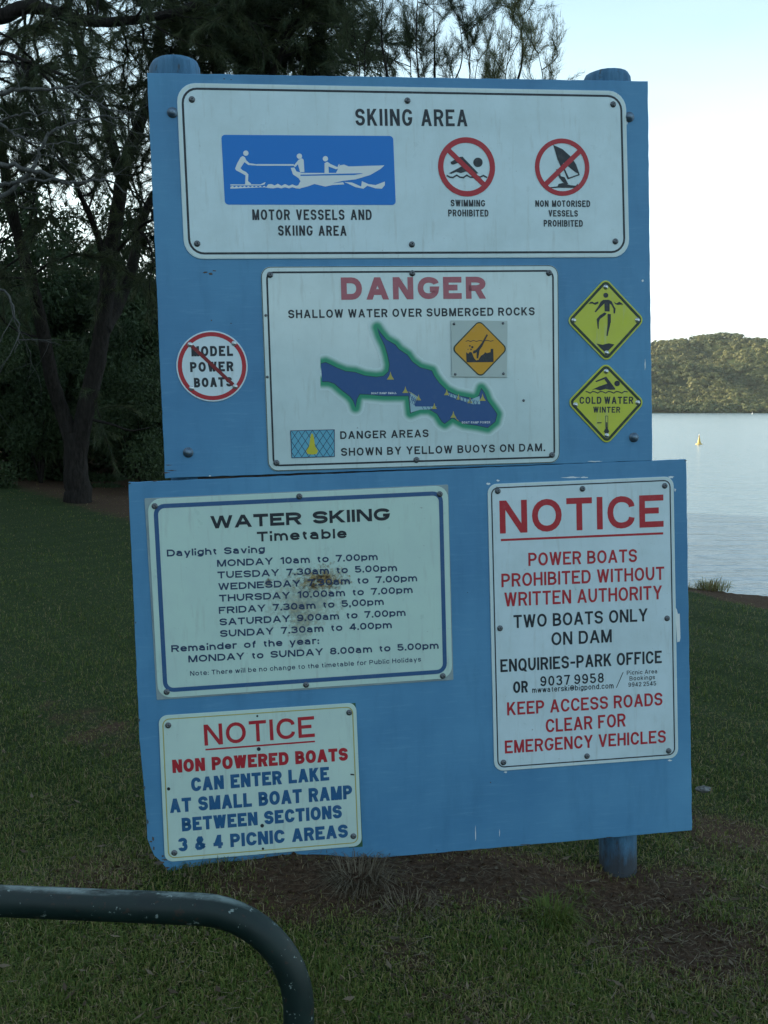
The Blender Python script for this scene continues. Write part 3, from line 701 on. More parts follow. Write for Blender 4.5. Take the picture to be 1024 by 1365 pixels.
V_, F_ = prism(q_, .0195, .045); link('gap_blocker', fix(mesh_from('gap_blocker', V_, F_)), M['edge'], nb)  # added strip, keeps bright sky from showing through the panel joint
post(u_l + .002, uv(231, 69)[1] - OV, -.35, 'left round post'); post(u_r + .004, uv(820, 87)[1] - OV, -.35, 'right round post')
def dome(r, h, k=10, slot=True):
    V_ = [(r * 1.35 * math.cos(2 * math.pi * i_ / k), 0, r * 1.35 * math.sin(2 * math.pi * i_ / k)) for i_ in range(k)]
    for (rr_, hh) in ((1.35, .18), (1.0, .22), (.92, .62), (.62, .92)):
        V_ += [(r * rr_ * math.cos(2 * math.pi * i_ / k), -h * hh, r * rr_ * math.sin(2 * math.pi * i_ / k)) for i_ in range(k)]
    if slot: V_ += [(r * .35 * math.cos(2 * math.pi * i_ / k), -h * .9, r * .35 * math.sin(2 * math.pi * i_ / k)) for i_ in range(k)] + [(r * .3 * math.cos(2 * math.pi * i_ / k), -h * .45, r * .3 * math.sin(2 * math.pi * i_ / k)) for i_ in range(k)]
    n_ = len(V_) // k; V_.append((0, -h * (.45 if slot else 1), 0)); F_ = []
    for j in range(n_ - 1):
        for i_ in range(k): F_.append((j * k + i_, j * k + (i_ + 1) % k, (j + 1) * k + (i_ + 1) % k, (j + 1) * k + i_))
    for i_ in range(k): F_.append(((n_ - 1) * k + i_, (n_ - 1) * k + (i_ + 1) % k, len(V_) - 1))
    me = fix(mesh_from('fastener', V_, F_)); me.shade_smooth(); return me
SCREW = dome(.0075, .007); SCREW.materials.append(M['screw'])
RIVET = dome(.0062, .006, slot=False); RIVET.materials.append(M['rivet'])
BOLT = dome(.0125, .014, 14, False); BOLT.materials.append(M['bolt'])
TINY = dome(.0035, .003, 8, False); TINY.materials.append(M['screw'])
def fasten(name, me, parent, o, px, y=0.0):
    for k, q in enumerate(px):
        p = rel(uv(*q), o); s_ = link(name, me, None, parent); s_.location = (p[0], y, p[1]); s_.rotation_euler.y = k * .9
fasten('bolt', BOLT, nb, (0, OV), [(230, 150), (839, 156), (251, 603), (845, 583)], 0)
# worn paint chips along the board
CH = []
def flat(polys, y, o, name, mat, parent, dz=3e-5):
    V_, F_ = [], []
    for k, poly in enumerate(polys):
        b_ = len(V_); V_ += [(p[0], y - k * dz, p[1]) for p in poly]
        for t in tessellate_polygon([[Vector((p[0], p[1], 0)) for p in poly]]): F_.append(tuple(b_ + i_ for i_ in t))
    me = mesh_from(name, V_, F_); 
    for p_ in me.polygons: pass
    ob = link(name, me, mat, parent); return ob
def blob(cx_, cy_, rx, ry, seed, n_=14):
    rr = random.Random(seed); return [(cx_ + rx * math.cos(2 * math.pi * k / n_) * rr.uniform(.45, 1.15), cy_ + ry * math.sin(2 * math.pi * k / n_) * rr.uniform(.45, 1.15)) for k in range(n_)]
def chips(lst, mat, name='paint_chip'):
    flat([[rel(uv(*q), (0, OV)) for q in blob(cx_, cy_, rx, ry, int(cx_ * 7 + cy_))] for cx_, cy_, rx, ry in lst], -.0003, None, name, mat, nb)['kind'] = 'stuff'
chips([(274, 363, 4, 1.6), (281, 365, 3.5, 2), (286, 361, 3, 1), (299, 105, 1.4, .8), (308, 106, 1.2, .7), (221, 630, 6, 1), (228, 627, 8, .7), (225, 620, 5, .6), (204, 1118, 1.8, 3.2), (201, 1122, 3, 1.3), (205, 1131, 1.5, 3), (202, 1141, 3, 5),
       (212, 1150, 7, 3.5), (220, 1146, 4.5, 1.6), (222, 1157, 5, 1.4), (228, 1163, 6, 1.8), (262, 1165.5, 9, 1.1), (330, 1159, 6, .9), (173, 644, 2, 1.2), (206, 641, 4, .9), (282, 427, 1.1, 1.1), (308, 431, 1.5, .7), (654, 1043, 1, 1), (186, 960, .8, 2.5), (181, 830, .8, 2), (914, 614, 1.8, .8),
       (700, 1125.5, 8, .8), (500, 1143.6, 10, .8), (430, 1150, 6, .8), (812, 1116, 5, .7), (197, 1095, 1.1, 4), (193, 1050, .8, 3), (217, 1141, 2.4, 1.2)], M['edge'])
chips([(762, 636.5, 13, 1.3), (778, 636.3, 6, 1.1), (651, 645, 3, 2), (664, 640.5, 2.2, 1.6), (280, 634.3, 2, 1), (792, 615, 14, .8), (900, 653, 1.6, 2.4), (894.5, 636, 5, 1.6), (902, 905, 1, 3), (674, 1029.3, 2.4, 1.3), (893, 1013.5, 3, 1.2), (860, 486, .9, 9), (857, 374, 1.6, 2), (836, 160, .9, 8), (634, 1112, .6, 12), (666, 1110, .5, 6)], M['whiteprint'])

# ------------------------------------------------------------------ lettering: a drawn stroke alphabet
r = 'r'
G = {}
def gl(ch, w_, *paths): G[ch] = (w_, paths)
O_ = [(0, 0, r), (1, 0, r), (1, 1, r), (0, 1, r), 'c']
gl('A', .98, ['d', (0, 0), (.5, 1)], ['d', (1, 0), (.5, 1)], [(.2, .28), (.8, .28)])
gl('B', .84, [(0, .5), (.92, .52, r), (.92, 1, r), (0, 1), (0, 0), (1, 0, r), (1, .52, r), (.3, .52)])
gl('C', .90, [(1, .70), (1, 1, r), (0, 1, r), (0, 0, r), (1, 0, r), (1, .30)])
gl('D', .90, [(0, 0), (1, 0, r), (1, 1, r), (0, 1), 'c'])
gl('E', .78, [(1, 1), (0, 1), (0, 0), (1, 0)], [(0, .52), (.9, .52)])
gl('F', .74, [(1, 1), (0, 1), (0, 0)], [(0, .50), (.86, .50)])
gl('G', .94, [(1, .76), (1, 1, r), (0, 1, r), (0, 0, r), (1, 0, r), (1, .42), (.60, .42)])
gl('H', .86, [(0, 0), (0, 1)], [(1, 0), (1, 1)], [(0, .52), (1, .52)])
gl('I', 0, [(0, 0), (0, 1)])
gl('J', .66, [(1, 1), (1, 0, r), (0, 0, r), (0, .3)])
gl('K', .90, [(0, 0), (0, 1)], ['d', (.04, .33), (.92, 1)], ['d', (.98, 0), (.36, .60)])
gl('L', .70, [(0, 1), (0, 0), (1, 0)])
gl('M', 1.06, [(0, 0), (0, 1)], [(1, 0), (1, 1)], ['d', (.02, 1), (.5, 0)], ['d', (.98, 1), (.5, 0)])
gl('N', .88, [(0, 0), (0, 1)], [(1, 0), (1, 1)], ['d', (.02, 1), (.98, 0)])
gl('O', .98, O_)
gl('P', .82, [(0, 0), (0, 1), (1, 1, r), (1, .45, r), (0, .45)])
gl('Q', .98, O_, ['d', (1.02, -.06), (.62, .26)])
gl('R', .86, [(0, 0), (0, 1), (1, 1, r), (1, .48, r), (0, .48)], ['d', (1, 0), (.58, .48)])
gl('S', .84, [(1, .74), (1, 1, r), (0, 1, r), (0, .52, r), (1, .52, r), (1, 0, r), (0, 0, r), (0, .26)])
gl('T', .82, [(0, 1), (1, 1)], [(.5, 0), (.5, .97)])
gl('U', .86, [(0, 1), (0, 0, r), (1, 0, r), (1, 1)])
gl('V', .90, ['d', (0, 1), (.5, 0)], ['d', (1, 1), (.5, 0)])
gl('W', 1.32, ['d', (0, 1), (.25, 0)], ['d', (.5, 1), (.25, 0)], ['d', (.5, 1), (.75, 0)], ['d', (1, 1), (.75, 0)])
gl('Y', .92, ['d', (0, 1), (.5, .42)], ['d', (1, 1), (.5, .42)], [(.5, 0), (.5, .46)])
gl('0', .72, O_)
gl('1', .36, [(1, 0), (1, 1)], ['d', (0, .70), (.9, .98)])
gl('2', .72, [(0, .70), (0, 1, r), (1, 1, r), (1, .60)], ['d', (1, .64), (.02, .03)], [(0, 0), (1, 0)])
gl('3', .72, [(0, .80), (0, 1, r), (.95, 1, r), (.95, .53, r), (.42, .53)], [(.42, .53), (1, .53, r), (1, 0, r), (0, 0, r), (0, .20)])
gl('4', .76, [(.76, 0), (.76, 1)], [(0, .24), (1, .24)], ['d', (.02, .24), (.72, 1)])
gl('5', .72, [(.95, 1), (.06, 1), (.06, .58), (1, .60, r), (1, 0, r), (0, 0, r), (0, .25)])
gl('7', .70, [(0, 1), (1, 1)], ['d', (.96, .97), (.34, 0)])
gl('8', .72, [(.06, .53, r), (.94, .53, r), (.94, 1, r), (.06, 1, r), 'c'], [(0, 0, r), (1, 0, r), (1, .53, r), (0, .53, r), 'c'])
gl('9', .72, [(0, .22), (0, 0, r), (1, 0, r), (1, 1, r), (0, 1, r), (0, .42, r), (1, .42)])
gl('.', 0, [(0, 0), (0, .001), 'dot']); gl(',', 0, [(0, 0), (0, .001), 'dot'], ['d', (-.0, -.12), (.0, .02)])
gl(':', 0, [(0, 0), (0, .001), 'dot'], [(0, .55), (0, .551), 'dot'])
gl('-', .42, [(0, .42), (1, .42)]); gl('/', .5, ['d', (0, -.2), (1, 1.05)])
gl('&', .95, [(1, .0), (.28, .62), (.2, .82), (.34, 1), (.58, 1), (.68, .82), (.5, .60), (.05, .36), (0, .15), (.15, 0), (.5, 0), (.8, .18), (.95, .45)])
xh = .72
gl('a', .70, [(.04, .54), (.04, xh, r), (.88, xh, r), (.88, 0)], [(.88, .42), (0, .42, r), (0, 0, r), (.88, .0)])
lo = [(0, 0, r), (1, 0, r), (1, xh, r), (0, xh, r), 'c']
gl('b', .70, lo, [(0, 0), (0, 1)]); gl('c', .66, [(1, .50), (1, xh, r), (0, xh, r), (0, 0, r), (1, 0, r), (1, .22)])
gl('d', .70, lo, [(1, 0), (1, 1)]); gl('e', .70, [(.02, .36), (1, .36), (1, xh, r), (0, xh, r), (0, 0, r), (1, 0, r), (1, .16)])
gl('f', .36, [(1, 1), (.42, 1, r), (.42, 0)], [(0, .69), (1, .69)]); gl('g', .70, lo, [(1, xh), (1, -.27, r), (0, -.27, r), (0, -.12)])
gl('h', .66, [(0, 0), (0, 1)], [(0, .42), (0, xh, r), (1, xh, r), (1, 0)]); gl('i', 0, [(0, 0), (0, xh - .06)], [(0, 1.02), (0, 1.021), 'dot'])
gl('k', .64, [(0, 0), (0, 1)], ['d', (.06, .24), (.9, xh + .04)], ['d', (1, 0), (.4, .46)]); gl('l', 0, [(0, 0), (0, 1)])
gl('m', 1.10, [(0, 0), (0, xh)], [(0, .42), (0, xh, r), (.5, xh, r), (.5, 0)], [(.5, .42), (.5, xh, r), (1, xh, r), (1, 0)])
gl('n', .66, [(0, 0), (0, xh)], [(0, .42), (0, xh, r), (1, xh, r), (1, 0)]); gl('o', .72, lo)
gl('p', .70, lo, [(0, -.3), (0, xh)]); gl('r', .38, [(0, 0), (0, xh)], [(0, .40), (0, xh, r), (1, xh)])
gl('s', .62, [(1, .54), (1, xh, r), (0, xh, r), (0, .37, r), (1, .37, r), (1, 0, r), (0, 0, r), (0, .18)])
gl('t', .38, [(.4, .94), (.4, 0, r), (1, 0)], [(0, .69), (1, .69)]); gl('u', .66, [(0, xh), (0, 0, r), (1, 0, r), (1, xh)], [(1, 0), (1, xh)])
gl('v', .68, ['d', (0, xh + .02), (.5, 0)], ['d', (1, xh + .02), (.5, 0)])
gl('w', 1.0, ['d', (0, xh + .02), (.25, 0)], ['d', (.5, xh + .02), (.25, 0)], ['d', (.5, xh + .02), (.75, 0)], ['d', (1, xh + .02), (.75, 0)])
gl('y', .68, ['d', (0, xh + .02), (.5, 0)], ['d', (1, xh + .02), (.3, -.3)])
gl('@', 1.0, O_, [(.3, .3, r), (.7, .3, r), (.7, .7, r), (.3, .7, r), 'c'], [(.7, .7), (.7, .3)])
def rpath(pts, rx, ry, closed, k=5):
    n_ = len(pts); out = []
    for i_ in range(n_):
        p = pts[i_]; P1 = Vector(p[:2])
        if len(p) < 3: out.append(tuple(P1)); continue
        pa = pts[i_ - 1]; pb = pts[(i_ + 1) % n_]
        def stop(o_):
            d_ = Vector(o_[:2]) - P1; m_ = d_.length
            if m_ < 1e-9: return P1
            want = rx if abs(d_.x) > abs(d_.y) else ry
            lim = m_ * .5 if len(o_) > 2 else m_
            return P1 + d_ / m_ * min(want, lim)
        A_, B_ = stop(pa), stop(pb)
        for j in range(k + 1):
            t = j / k; c1 = A_.lerp(P1, .58); c2 = B_.lerp(P1, .58)
            out.append(tuple(A_ * (1 - t) ** 3 + c1 * 3 * t * (1 - t) ** 2 + c2 * 3 * t * t * (1 - t) + B_ * t ** 3))
    res = [out[0]]
    for p in out[1:]:
        if (Vector(p) - Vector(res[-1])).length > 1e-6: res.append(p)
    if closed and (Vector(res[0]) - Vector(res[-1])).length < 1e-6: res.pop()
    return res
def ribbon(pts, hw, closed, V_, F_, y):
    n_ = len(pts); b_ = len(V_)
    for i_ in range(n_):
        p = Vector(pts[i_])
        a_ = (p - Vector(pts[i_ - 1])).normalized() if (closed or i_ > 0) else None
        c_ = (Vector(pts[(i_ + 1) % n_]) - p).normalized() if (closed or i_ < n_ - 1) else None
        if a_ is None: a_ = c_
        if c_ is None: c_ = a_
        na = Vector((-a_.y, a_.x)); nc = Vector((-c_.y, c_.x)); m_ = na + nc
        m_ = m_ / max(m_.dot(m_) / 2, .45) if m_.length > 1e-4 else na
        for s_ in (1, -1): q = p + m_ * hw * s_; V_.append((q.x, y, q.y))
    for i_ in range(n_ if closed else n_ - 1):
        j = (i_ + 1) % n_; F_.append((b_ + 2 * i_, b_ + 2 * i_ + 1, b_ + 2 * j + 1, b_ + 2 * j))
def text_mesh(txt, width, cap, weight, gap=.16, word=.62, ryf=.42, slope=0.0):
    """letters between x = 0 and x = width, capital height cap, pen width weight; all metres"""
    hw = weight / 2; n_gap = 0; n_word = 0; gsum = 0; cnt = 0
    for i_, ch in enumerate(txt):
        if ch == ' ': n_word += 1; continue
        gsum += G[ch][0]; cnt += 1
        if i_ + 1 < len(txt) and txt[i_ + 1] != ' ': n_gap += 1
    s_ = (width - cnt * weight) / max(gsum + n_gap * gap + n_word * (word + gap * .6), 1e-6)
    x = 0; V_, F_ = [], []; lay = 0
    for i_, ch in enumerate(txt):
        if ch == ' ': x += (word + gap * .6) * s_; continue
        gw, paths = G[ch]; W_ = gw * s_
        mx_ = lambda a_: x + hw + a_ * W_
        my_ = lambda b_: hw + b_ * (cap - 2 * hw)
        for k_, pth in enumerate(paths):
            y = -2.2e-5 * k_
            if pth[0] == 'd':
                (ax, ay), (bx_, by) = pth[1], pth[2]
                p, q = Vector((mx_(ax), ay * cap)), Vector((mx_(bx_), by * cap))
                dy = abs(q.y - p.y); hx_ = hw * (q - p).length / max(dy, 1e-9); hx_ = min(hx_, hw * 2.6)
                b_ = len(V_); V_ += [(p.x - hx_, y, p.y), (p.x + hx_, y, p.y), (q.x + hx_, y, q.y), (q.x - hx_, y, q.y)]; F_.append((b_, b_ + 1, b_ + 2, b_ + 3)); continue
            closed = pth[-1] == 'c'; dot = pth[-1] == 'dot'
            pts = [p for p in pth if not isinstance(p, str)]
            if dot:
                c_ = (mx_(pts[0][0]), my_(pts[0][1])); b_ = len(V_); V_ += [(c_[0] + a_ * hw * 1.1, y, c_[1] + d_ * hw * 1.1) for a_, d_ in ((-1, -1), (1, -1), (1, 1), (-1, 1))]; F_.append((b_, b_ + 1, b_ + 2, b_ + 3)); continue
            real = [tuple([mx_(p[0]), my_(p[1])] + list(p[2:])) for p in pts]
            if ch == '&' : real = [tuple(list(p[:2]) + ([r] if 0 < i2 < len(real) - 1 and False else [])) for i2, p in enumerate(real)]
            rp = rpath(real, W_ * .5, ryf * cap, closed)
            if not closed:
                for e, o_ in ((0, 1), (-1, -2)):
                    a_ = pts[0] if e == 0 else pts[-1]; d_ = (Vector(rp[e]) - Vector(rp[o_])).normalized()
                    ext = 0
                    if abs(d_.y) > .9 and (a_[1] in (0, 1) or a_[1] == xh): ext = hw
                    if abs(d_.x) > .9 and a_[0] in (0, 1) and ch not in 'BPRafte': ext = hw
                    if abs(d_.x) > .9 and a_[0] == 1 and ch in 'fe': ext = hw * .6
                    q = Vector(rp[e]) + d_ * ext; rp[e] = tuple(q)
            ribbon(rp, hw, closed, V_, F_, y)
        x += W_ + weight
        if i_ + 1 < len(txt) and txt[i_ + 1] != ' ': x += gap * s_
    return V_, F_

class Sign:
    def __init__(s, name, corners, label, cat='sign'):
        q = [uv(*c) for c in corners]; s.o = ((q[2][0] + q[3][0]) / 2 if len(q) == 4 else q[0][0], min(p[1] for p in q))
        s.root = empty(name, board_point(*s.o), BMAT); tag(s.root, label, cat)
        s.q = [rel(p, s.o) for p in q]; s.y = -.0032
    def pt(s, x, y): return rel(uv(x, y), s.o)
    def plate(s, mat, rpx, th=.0026, name='plate', q=None, back=-.0004):
        q = q or s.q; poly = rounded(q, rpx * PXM) if rpx else q
        V_, F_ = prism(poly, back - th, back, .0006); me = fix(mesh_from(name, V_, F_)); s.y = back - th - .0004
        return link(name, me, mat, s.root)
    def ring(s, mat, in0, wpx, rpx, name='border', q=None):
        q = q or s.q; a_ = rounded(inset(q, in0 * PXM), rpx * PXM); b_ = rounded(inset(q, (in0 + wpx) * PXM), max(rpx - wpx, .5) * PXM); n_ = len(a_)
        V_ = [(p[0], s.y, p[1]) for p in a_ + b_]; F_ = [(k, (k + 1) % n_, n_ + (k + 1) % n_, n_ + k) for k in range(n_)]
        s.y -= 1e-4; return link(name, mesh_from(name, V_, F_), mat, s.root)
    def text(s, txt, x0, y0, x1, y1, cap, wt, mat, gap=.16, word=.62, ryf=.42, parent=None):
        a_, b_ = Vector(s.pt(x0, y0)), Vector(s.pt(x1, y1)); d_ = b_ - a_
        top = Vector(s.pt(x0, y0 - cap)); ch = (top - a_).length
        V_, F_ = text_mesh(txt, d_.length, ch, wt * PXM, gap, word, ryf); an = math.atan2(d_.y, d_.x)
        ca, sa = math.cos(an), math.sin(an)
        V_ = [(a_.x + v_[0] * ca - v_[2] * sa, s.y + v_[1], a_.y + v_[0] * sa + v_[2] * ca) for v_ in V_]
        o = link('lettering', mesh_from('lettering', V_, F_), mat, s.root); o['label'] = 'lettering reading ' + txt
        return o
    def fill(s, polys, mat, name='pictogram', conv=None, lift=0.0, parent=None):
        conv = conv or (lambda x, y: (x, y))
        pp = [[s.pt(*conv(*p)) for p in poly] for poly in polys]
        o = flat(pp, s.y - lift, None, name, mat, s.root)
        return o
    def strokes(s, lines, wpx, mat, name='line_work', conv=None, lift=0.0, closed=False):
        conv = conv or (lambda x, y: (x, y)); V_, F_ = [], []
        for k, l_ in enumerate(lines):
            ribbon([s.pt(*conv(*p)) for p in l_], wpx * PXM / 2, closed, V_, F_, s.y - lift - 2.5e-5 * k)
        return link(name, mesh_from(name, V_, F_), mat, s.root)
    def circle(s, cx_, cy_, r0, r1, mat, name='ring', lift=0.0, k=48):
        c = s.pt(cx_, cy_); V_, F_ = [], []
        for i_ in range(k):
            a_ = 2 * math.pi * i_ / k
            V_ += [(c[0] + r0 * PXM * math.cos(a_), s.y - lift, c[1] + r0 * PXM * math.sin(a_)), (c[0] + r1 * PXM * math.cos(a_), s.y - lift, c[1] + r1 * PXM * math.sin(a_))]
        for i_ in range(k): j = (i_ + 1) % k; F_.append((2 * i_, 2 * j, 2 * j + 1, 2 * i_ + 1))
        return link(name, mesh_from(name, V_, F_), mat, s.root)
    def screws(s, px, me=None, name='screw'): fasten(name, me or SCREW, s.root, s.o, px, s.y + .0006)
def zc(x0, y0, k): return lambda x, y: (x0 + x / k, y0 + y / k)
def disc(cx_, cy_, rx, ry=None, k=18):
    ry = ry or rx; return [(cx_ + rx * math.cos(2 * math.pi * i_ / k), cy_ + ry * math.sin(2 * math.pi * i_ / k)) for i_ in range(k)]

# --- the wide white skiing area sign
A = Sign('skiing_area_sign', [(235, 110.5), (834, 121.5), (839, 343), (246, 345.5)], 'wide white skiing area sign with blue boat pictogram across the top of the board')
A.plate(M['white_a'], 24)
A.ring(M['black'], 5.6, 2.8, 20); A.ring(M['rim'], 1.0, 3.0, 24, 'rim')
A.text('SKIING AREA', 474, 167.7, 623, 168.7, 22.6, 3.7, M['black'], .30, .95)
A.fill([rounded([(295, 180), (524, 181.5), (527.5, 273.5), (300, 273)], 5)], M['royal'], 'blue_field')
A.y -= 2e-4
c = zc(290, 170, 4.18)
A.fill([disc(158, 144, 15), [(128, 168), (140, 160), (152, 166), (160, 184), (178, 200), (218, 206), (218, 213), (172, 210), (150, 194), (128, 228), (140, 240), (158, 248), (172, 262), (170, 300), (186, 312), (186, 320), (154, 320), (156, 268), (128, 252), (104, 240), (98, 230), (110, 200)],
        [(72, 318), (240, 318), (268, 304), (262, 318), (240, 324), (72, 324)],
        [(218, 205), (425, 205), (425, 214), (218, 214)]], M['whiteprint'], 'skier', c)
A.fill([disc(456, 161, 15), [(452, 180), (470, 172), (480, 182), (484, 250), (460, 250), (448, 206), (432, 222), (424, 214)], disc(601, 175, 15),
        [(596, 200), (612, 192), (628, 204), (668, 222), (676, 204), (680, 206), (672, 230), (660, 234), (618, 218), (620, 256), (596, 256)],
        [(408, 226), (428, 224), (440, 246), (470, 254), (600, 254), (660, 254), (680, 212), (705, 208), (730, 218), (930, 212), (908, 232), (850, 266), (770, 290), (700, 298), (640, 312), (700, 306), (706, 318), (640, 322), (600, 330), (540, 316), (500, 330), (460, 340), (450, 322), (462, 300), (452, 284), (420, 262)],
        [(706, 304), (750, 308), (800, 330), (804, 300), (840, 316), (880, 322), (932, 302), (932, 322), (915, 342), (880, 340), (834, 326), (812, 342), (770, 334)]], M['whiteprint'], 'boat', c)
wv = [(72, 332)] + [q for k in range(9) for q in ((84 + k * 22, 326 if k < 9 else 0), (95 + k * 22, 334))] + [(282, 318), (300, 316), (318, 324), (336, 314), (356, 326), (376, 316), (398, 326), (416, 318), (438, 326), (462, 320), (462, 342), (438, 340), (416, 334), (398, 340), (376, 334), (356, 340), (336, 336), (310, 340), (280, 338), (262, 334)] + [(72, 342)]
A.fill([wv], M['whiteprint'], 'wave', c, 1e-4)
A.fill([[(462, 264), (800, 256), (810, 258), (760, 266), (462, 271)]], M['royal'], 'boat_stripe', c, 3e-4)
A.text('MOTOR VESSELS AND', 336.6, 293.4, 495.7, 293.4, 14.0, 2.35, M['black'], .32, 1.1)
A.text('SKIING AREA', 370.9, 314.3, 462, 314.5, 13.6, 2.35, M['black'], .32, 1.1)
c = zc(570, 170, 4.452)
A.fill([disc(298, 208, 28), [(136, 205), (190, 176), (206, 174), (300, 272), (290, 276), (270, 268), (250, 270), (226, 262), (196, 272), (170, 264), (140, 276), (126, 272), (200, 232), (206, 226), (194, 206), (150, 222), (138, 218)]], M['black'], 'swimmer', c)
A.strokes([[(112, 285), (132, 296), (150, 298), (172, 284), (192, 296), (212, 298), (232, 284), (252, 296), (270, 296), (290, 286), (310, 296), (330, 286), (352, 298)]], 2.0, M['black'], 'wave', c)
A.fill([[(744, 104), (800, 130), (850, 175), (880, 220), (902, 282), (870, 262), (806, 210), (790, 236), (770, 190)], [(800, 236), (812, 244), (838, 300), (828, 306)], [(826, 302), (900, 276), (900, 284), (832, 309)], [(760, 250), (776, 248), (790, 290), (812, 296), (834, 336), (812, 338), (780, 300)], [(776, 336), (800, 330), (850, 344), (880, 346), (888, 334), (896, 350), (870, 360), (780, 358), (720, 362), (716, 356), (770, 350)]], M['black'], 'windsurfer', c)
A.y -= 3e-4
for cx_, cy_, sg in ((621.9, 222.8, 1), (749.2, 223.2, -1)):
    A.circle(cx_, cy_, 31.4 if sg > 0 else 31.6, 38.6 if sg > 0 else 37.8, M['red'], 'prohibition_ring')
    A.strokes([[(cx_ - sg * 25.5, cy_ - 23.5), (cx_ + sg * 25.5, cy_ + 26)]], 6.6, M['red'], 'prohibition_bar', None, 1e-4)
A.text('SWIMMING', 600.8, 275.2, 646.4, 275.6, 8.8, 1.6, M['black'], .30, .5)
A.text('PROHIBITED', 597.4, 288.6, 651, 288.8, 9.0, 1.6, M['black'], .30, .5)
A.text('NON MOTORISED', 713.4, 275.8, 786.5, 276, 8.6, 1.6, M['black'], .30, 1.0)
A.text('VESSELS', 731, 288.8, 770, 289, 8.6, 1.6, M['black'], .30, .5)
A.text('PROHIBITED', 724.6, 302.2, 776.6, 302.4, 8.8, 1.6, M['black'], .30, .5)
A.screws([(256, 133), (543, 134.5), (817, 139.5), (263, 325), (549, 326), (820, 322)])

# --- danger sign with the lake map
B = Sign('danger_sign', [(347.5, 355.5), (744, 353.5), (746, 616.5), (357.5, 628.5)], 'white danger sign with a blue and green lake map on the upper board')
B.plate(M['white_b'], 13)
B.ring(M['black'], 6.4, 2.4, 10); B.ring(M['darkgreen'], 0.3, 0.9, 13, 'rim_line')
B.text('DANGER', 455, 399.8, 647.3, 398.2, 29.8, 7.6, M['faded_red'], .26)
B.text('SHALLOW WATER OVER SUBMERGED ROCKS', 384.4, 424.4, 712.6, 420.4, 11.2, 2.1, M['black'], .30, .75)
B.text('DANGER AREAS', 453.6, 585.3, 571.3, 582.6, 10.4, 2.0, M['black'], .30, .75)
B.text('SHOWN BY YELLOW BUOYS ON DAM.', 454.7, 607.8, 726.4, 601.2, 10.6, 2.0, M['black'], .30, .75)
c = zc(420, 420, 3.938)
LK = [(30, 255), (55, 248), (85, 262), (110, 275), (160, 295), (210, 300), (260, 318), (320, 325), (360, 320), (385, 295), (390, 260), (380, 210), (365, 160), (340, 110), (325, 65), (345, 95), (375, 130), (400, 144), (420, 155), (440, 180), (485, 210), (510, 245), (550, 275), (612, 292), (625, 320), (650, 355), (690, 395), (740, 420), (790, 430), (840, 440), (860, 420), (872, 385), (890, 410), (905, 450), (935, 490), (955, 520), (945, 560), (905, 592), (850, 580), (780, 570), (720, 540), (680, 570), (665, 560), (640, 520), (600, 495), (550, 495), (500, 515), (495, 470), (490, 425), (430, 425), (360, 425), (290, 418), (235, 415), (220, 440), (212, 485), (200, 450), (180, 425), (140, 395), (100, 360), (70, 350), (37, 350)]
lk = np.array(LK, float); gxs = np.arange(0, 1005, 5.0); gys = np.arange(10, 640, 5.0); QX, QY = np.meshgrid(gxs, gys); dist = np.full(QX.shape, 1e9)
for k in range(len(lk) - 1):
    a_, b_ = lk[k], lk[k + 1]; ab = b_ - a_; t = np.clip(((QX - a_[0]) * ab[0] + (QY - a_[1]) * ab[1]) / (ab @ ab), 0, 1)
    dist = np.minimum(dist, np.hypot(QX - a_[0] - t * ab[0], QY - a_[1] - t * ab[1]))
glow = 1 - sm(dist, 14, 44); glow[QX < 28] = 0
nx = len(gxs); vsb = []; idx = {}; fsb = []; gls = []
for j in range(len(gys) - 1):
    for i_ in range(nx - 1):
        cells = [(j, i_), (j, i_ + 1), (j + 1, i_ + 1), (j + 1, i_)]
        if max(glow[q] for q in cells) < .01: continue
        f_ = []
        for q in cells:
            if q not in idx:
                p = B.pt(*c(QX[q], QY[q])); idx[q] = len(vsb); vsb.append((p[0], B.y, p[1])); gls.append(glow[q])
            f_.append(idx[q])
        fsb.append((f_[0], f_[1], f_[2])); fsb.append((f_[0], f_[2], f_[3]))
me = tri_mesh('green_shore', (np.array(vsb), np.array(fsb)), {'glow': np.array(gls)}); link('green_shore', me, M['halo'], B.root)
B.fill([LK], M['lake'], 'lake_map', c, 3e-4); B.strokes([LK[:]], .9, M['lake_line'], 'shore_line', c, 5e-4)
B.y -= 7e-4
bu = [(395, 322, 1.2), (473, 395, 1.0), (542, 435, .9), (625, 480, .9), (690, 408, .9), (752, 432, .9), (812, 450, .9), (878, 435, 1.1), (725, 525, 1.0)]
B.fill([[(502, 405), (540, 430), (520, 470), (525, 480), (640, 480), (600, 495), (550, 497), (502, 512), (496, 440)], [(690, 405), (750, 425), (812, 445), (862, 425), (866, 468), (826, 468), (760, 446), (700, 425)]], M['hatchpale'], 'danger_patch', c, 0)
hl = [[(500 + k * 9, 420 + k * 8), (512 + k * 9, 452 + k * 6)] for k in range(4)] + [[(512 + k * 9, 424 + k * 6), (500 + k * 8, 460 + k * 6)] for k in range(4)] + [[(560 + 20 * k, 478), (570 + 20 * k, 495)] for k in range(3)] + [[(700 + 18 * k, 408 + 5 * k), (710 + 18 * k, 440 + 4 * k)] for k in range(9)] + [[(712 + 18 * k, 410 + 5 * k), (702 + 18 * k, 436 + 4 * k)] for k in range(9)]
B.strokes(hl, .7, M['lake'], 'hatch_lines', c, 1e-4)['kind'] = 'stuff'
for x, y, s_ in bu: B.fill([[(x - 16 * s_, y + 14 * s_), (x - 4 * s_, y - 4 * s_), (x, y - 22 * s_), (x + 5 * s_, y - 4 * s_), (x + 16 * s_, y + 14 * s_)]], M['straw_yellow'], 'map_buoy', c, 2e-4)
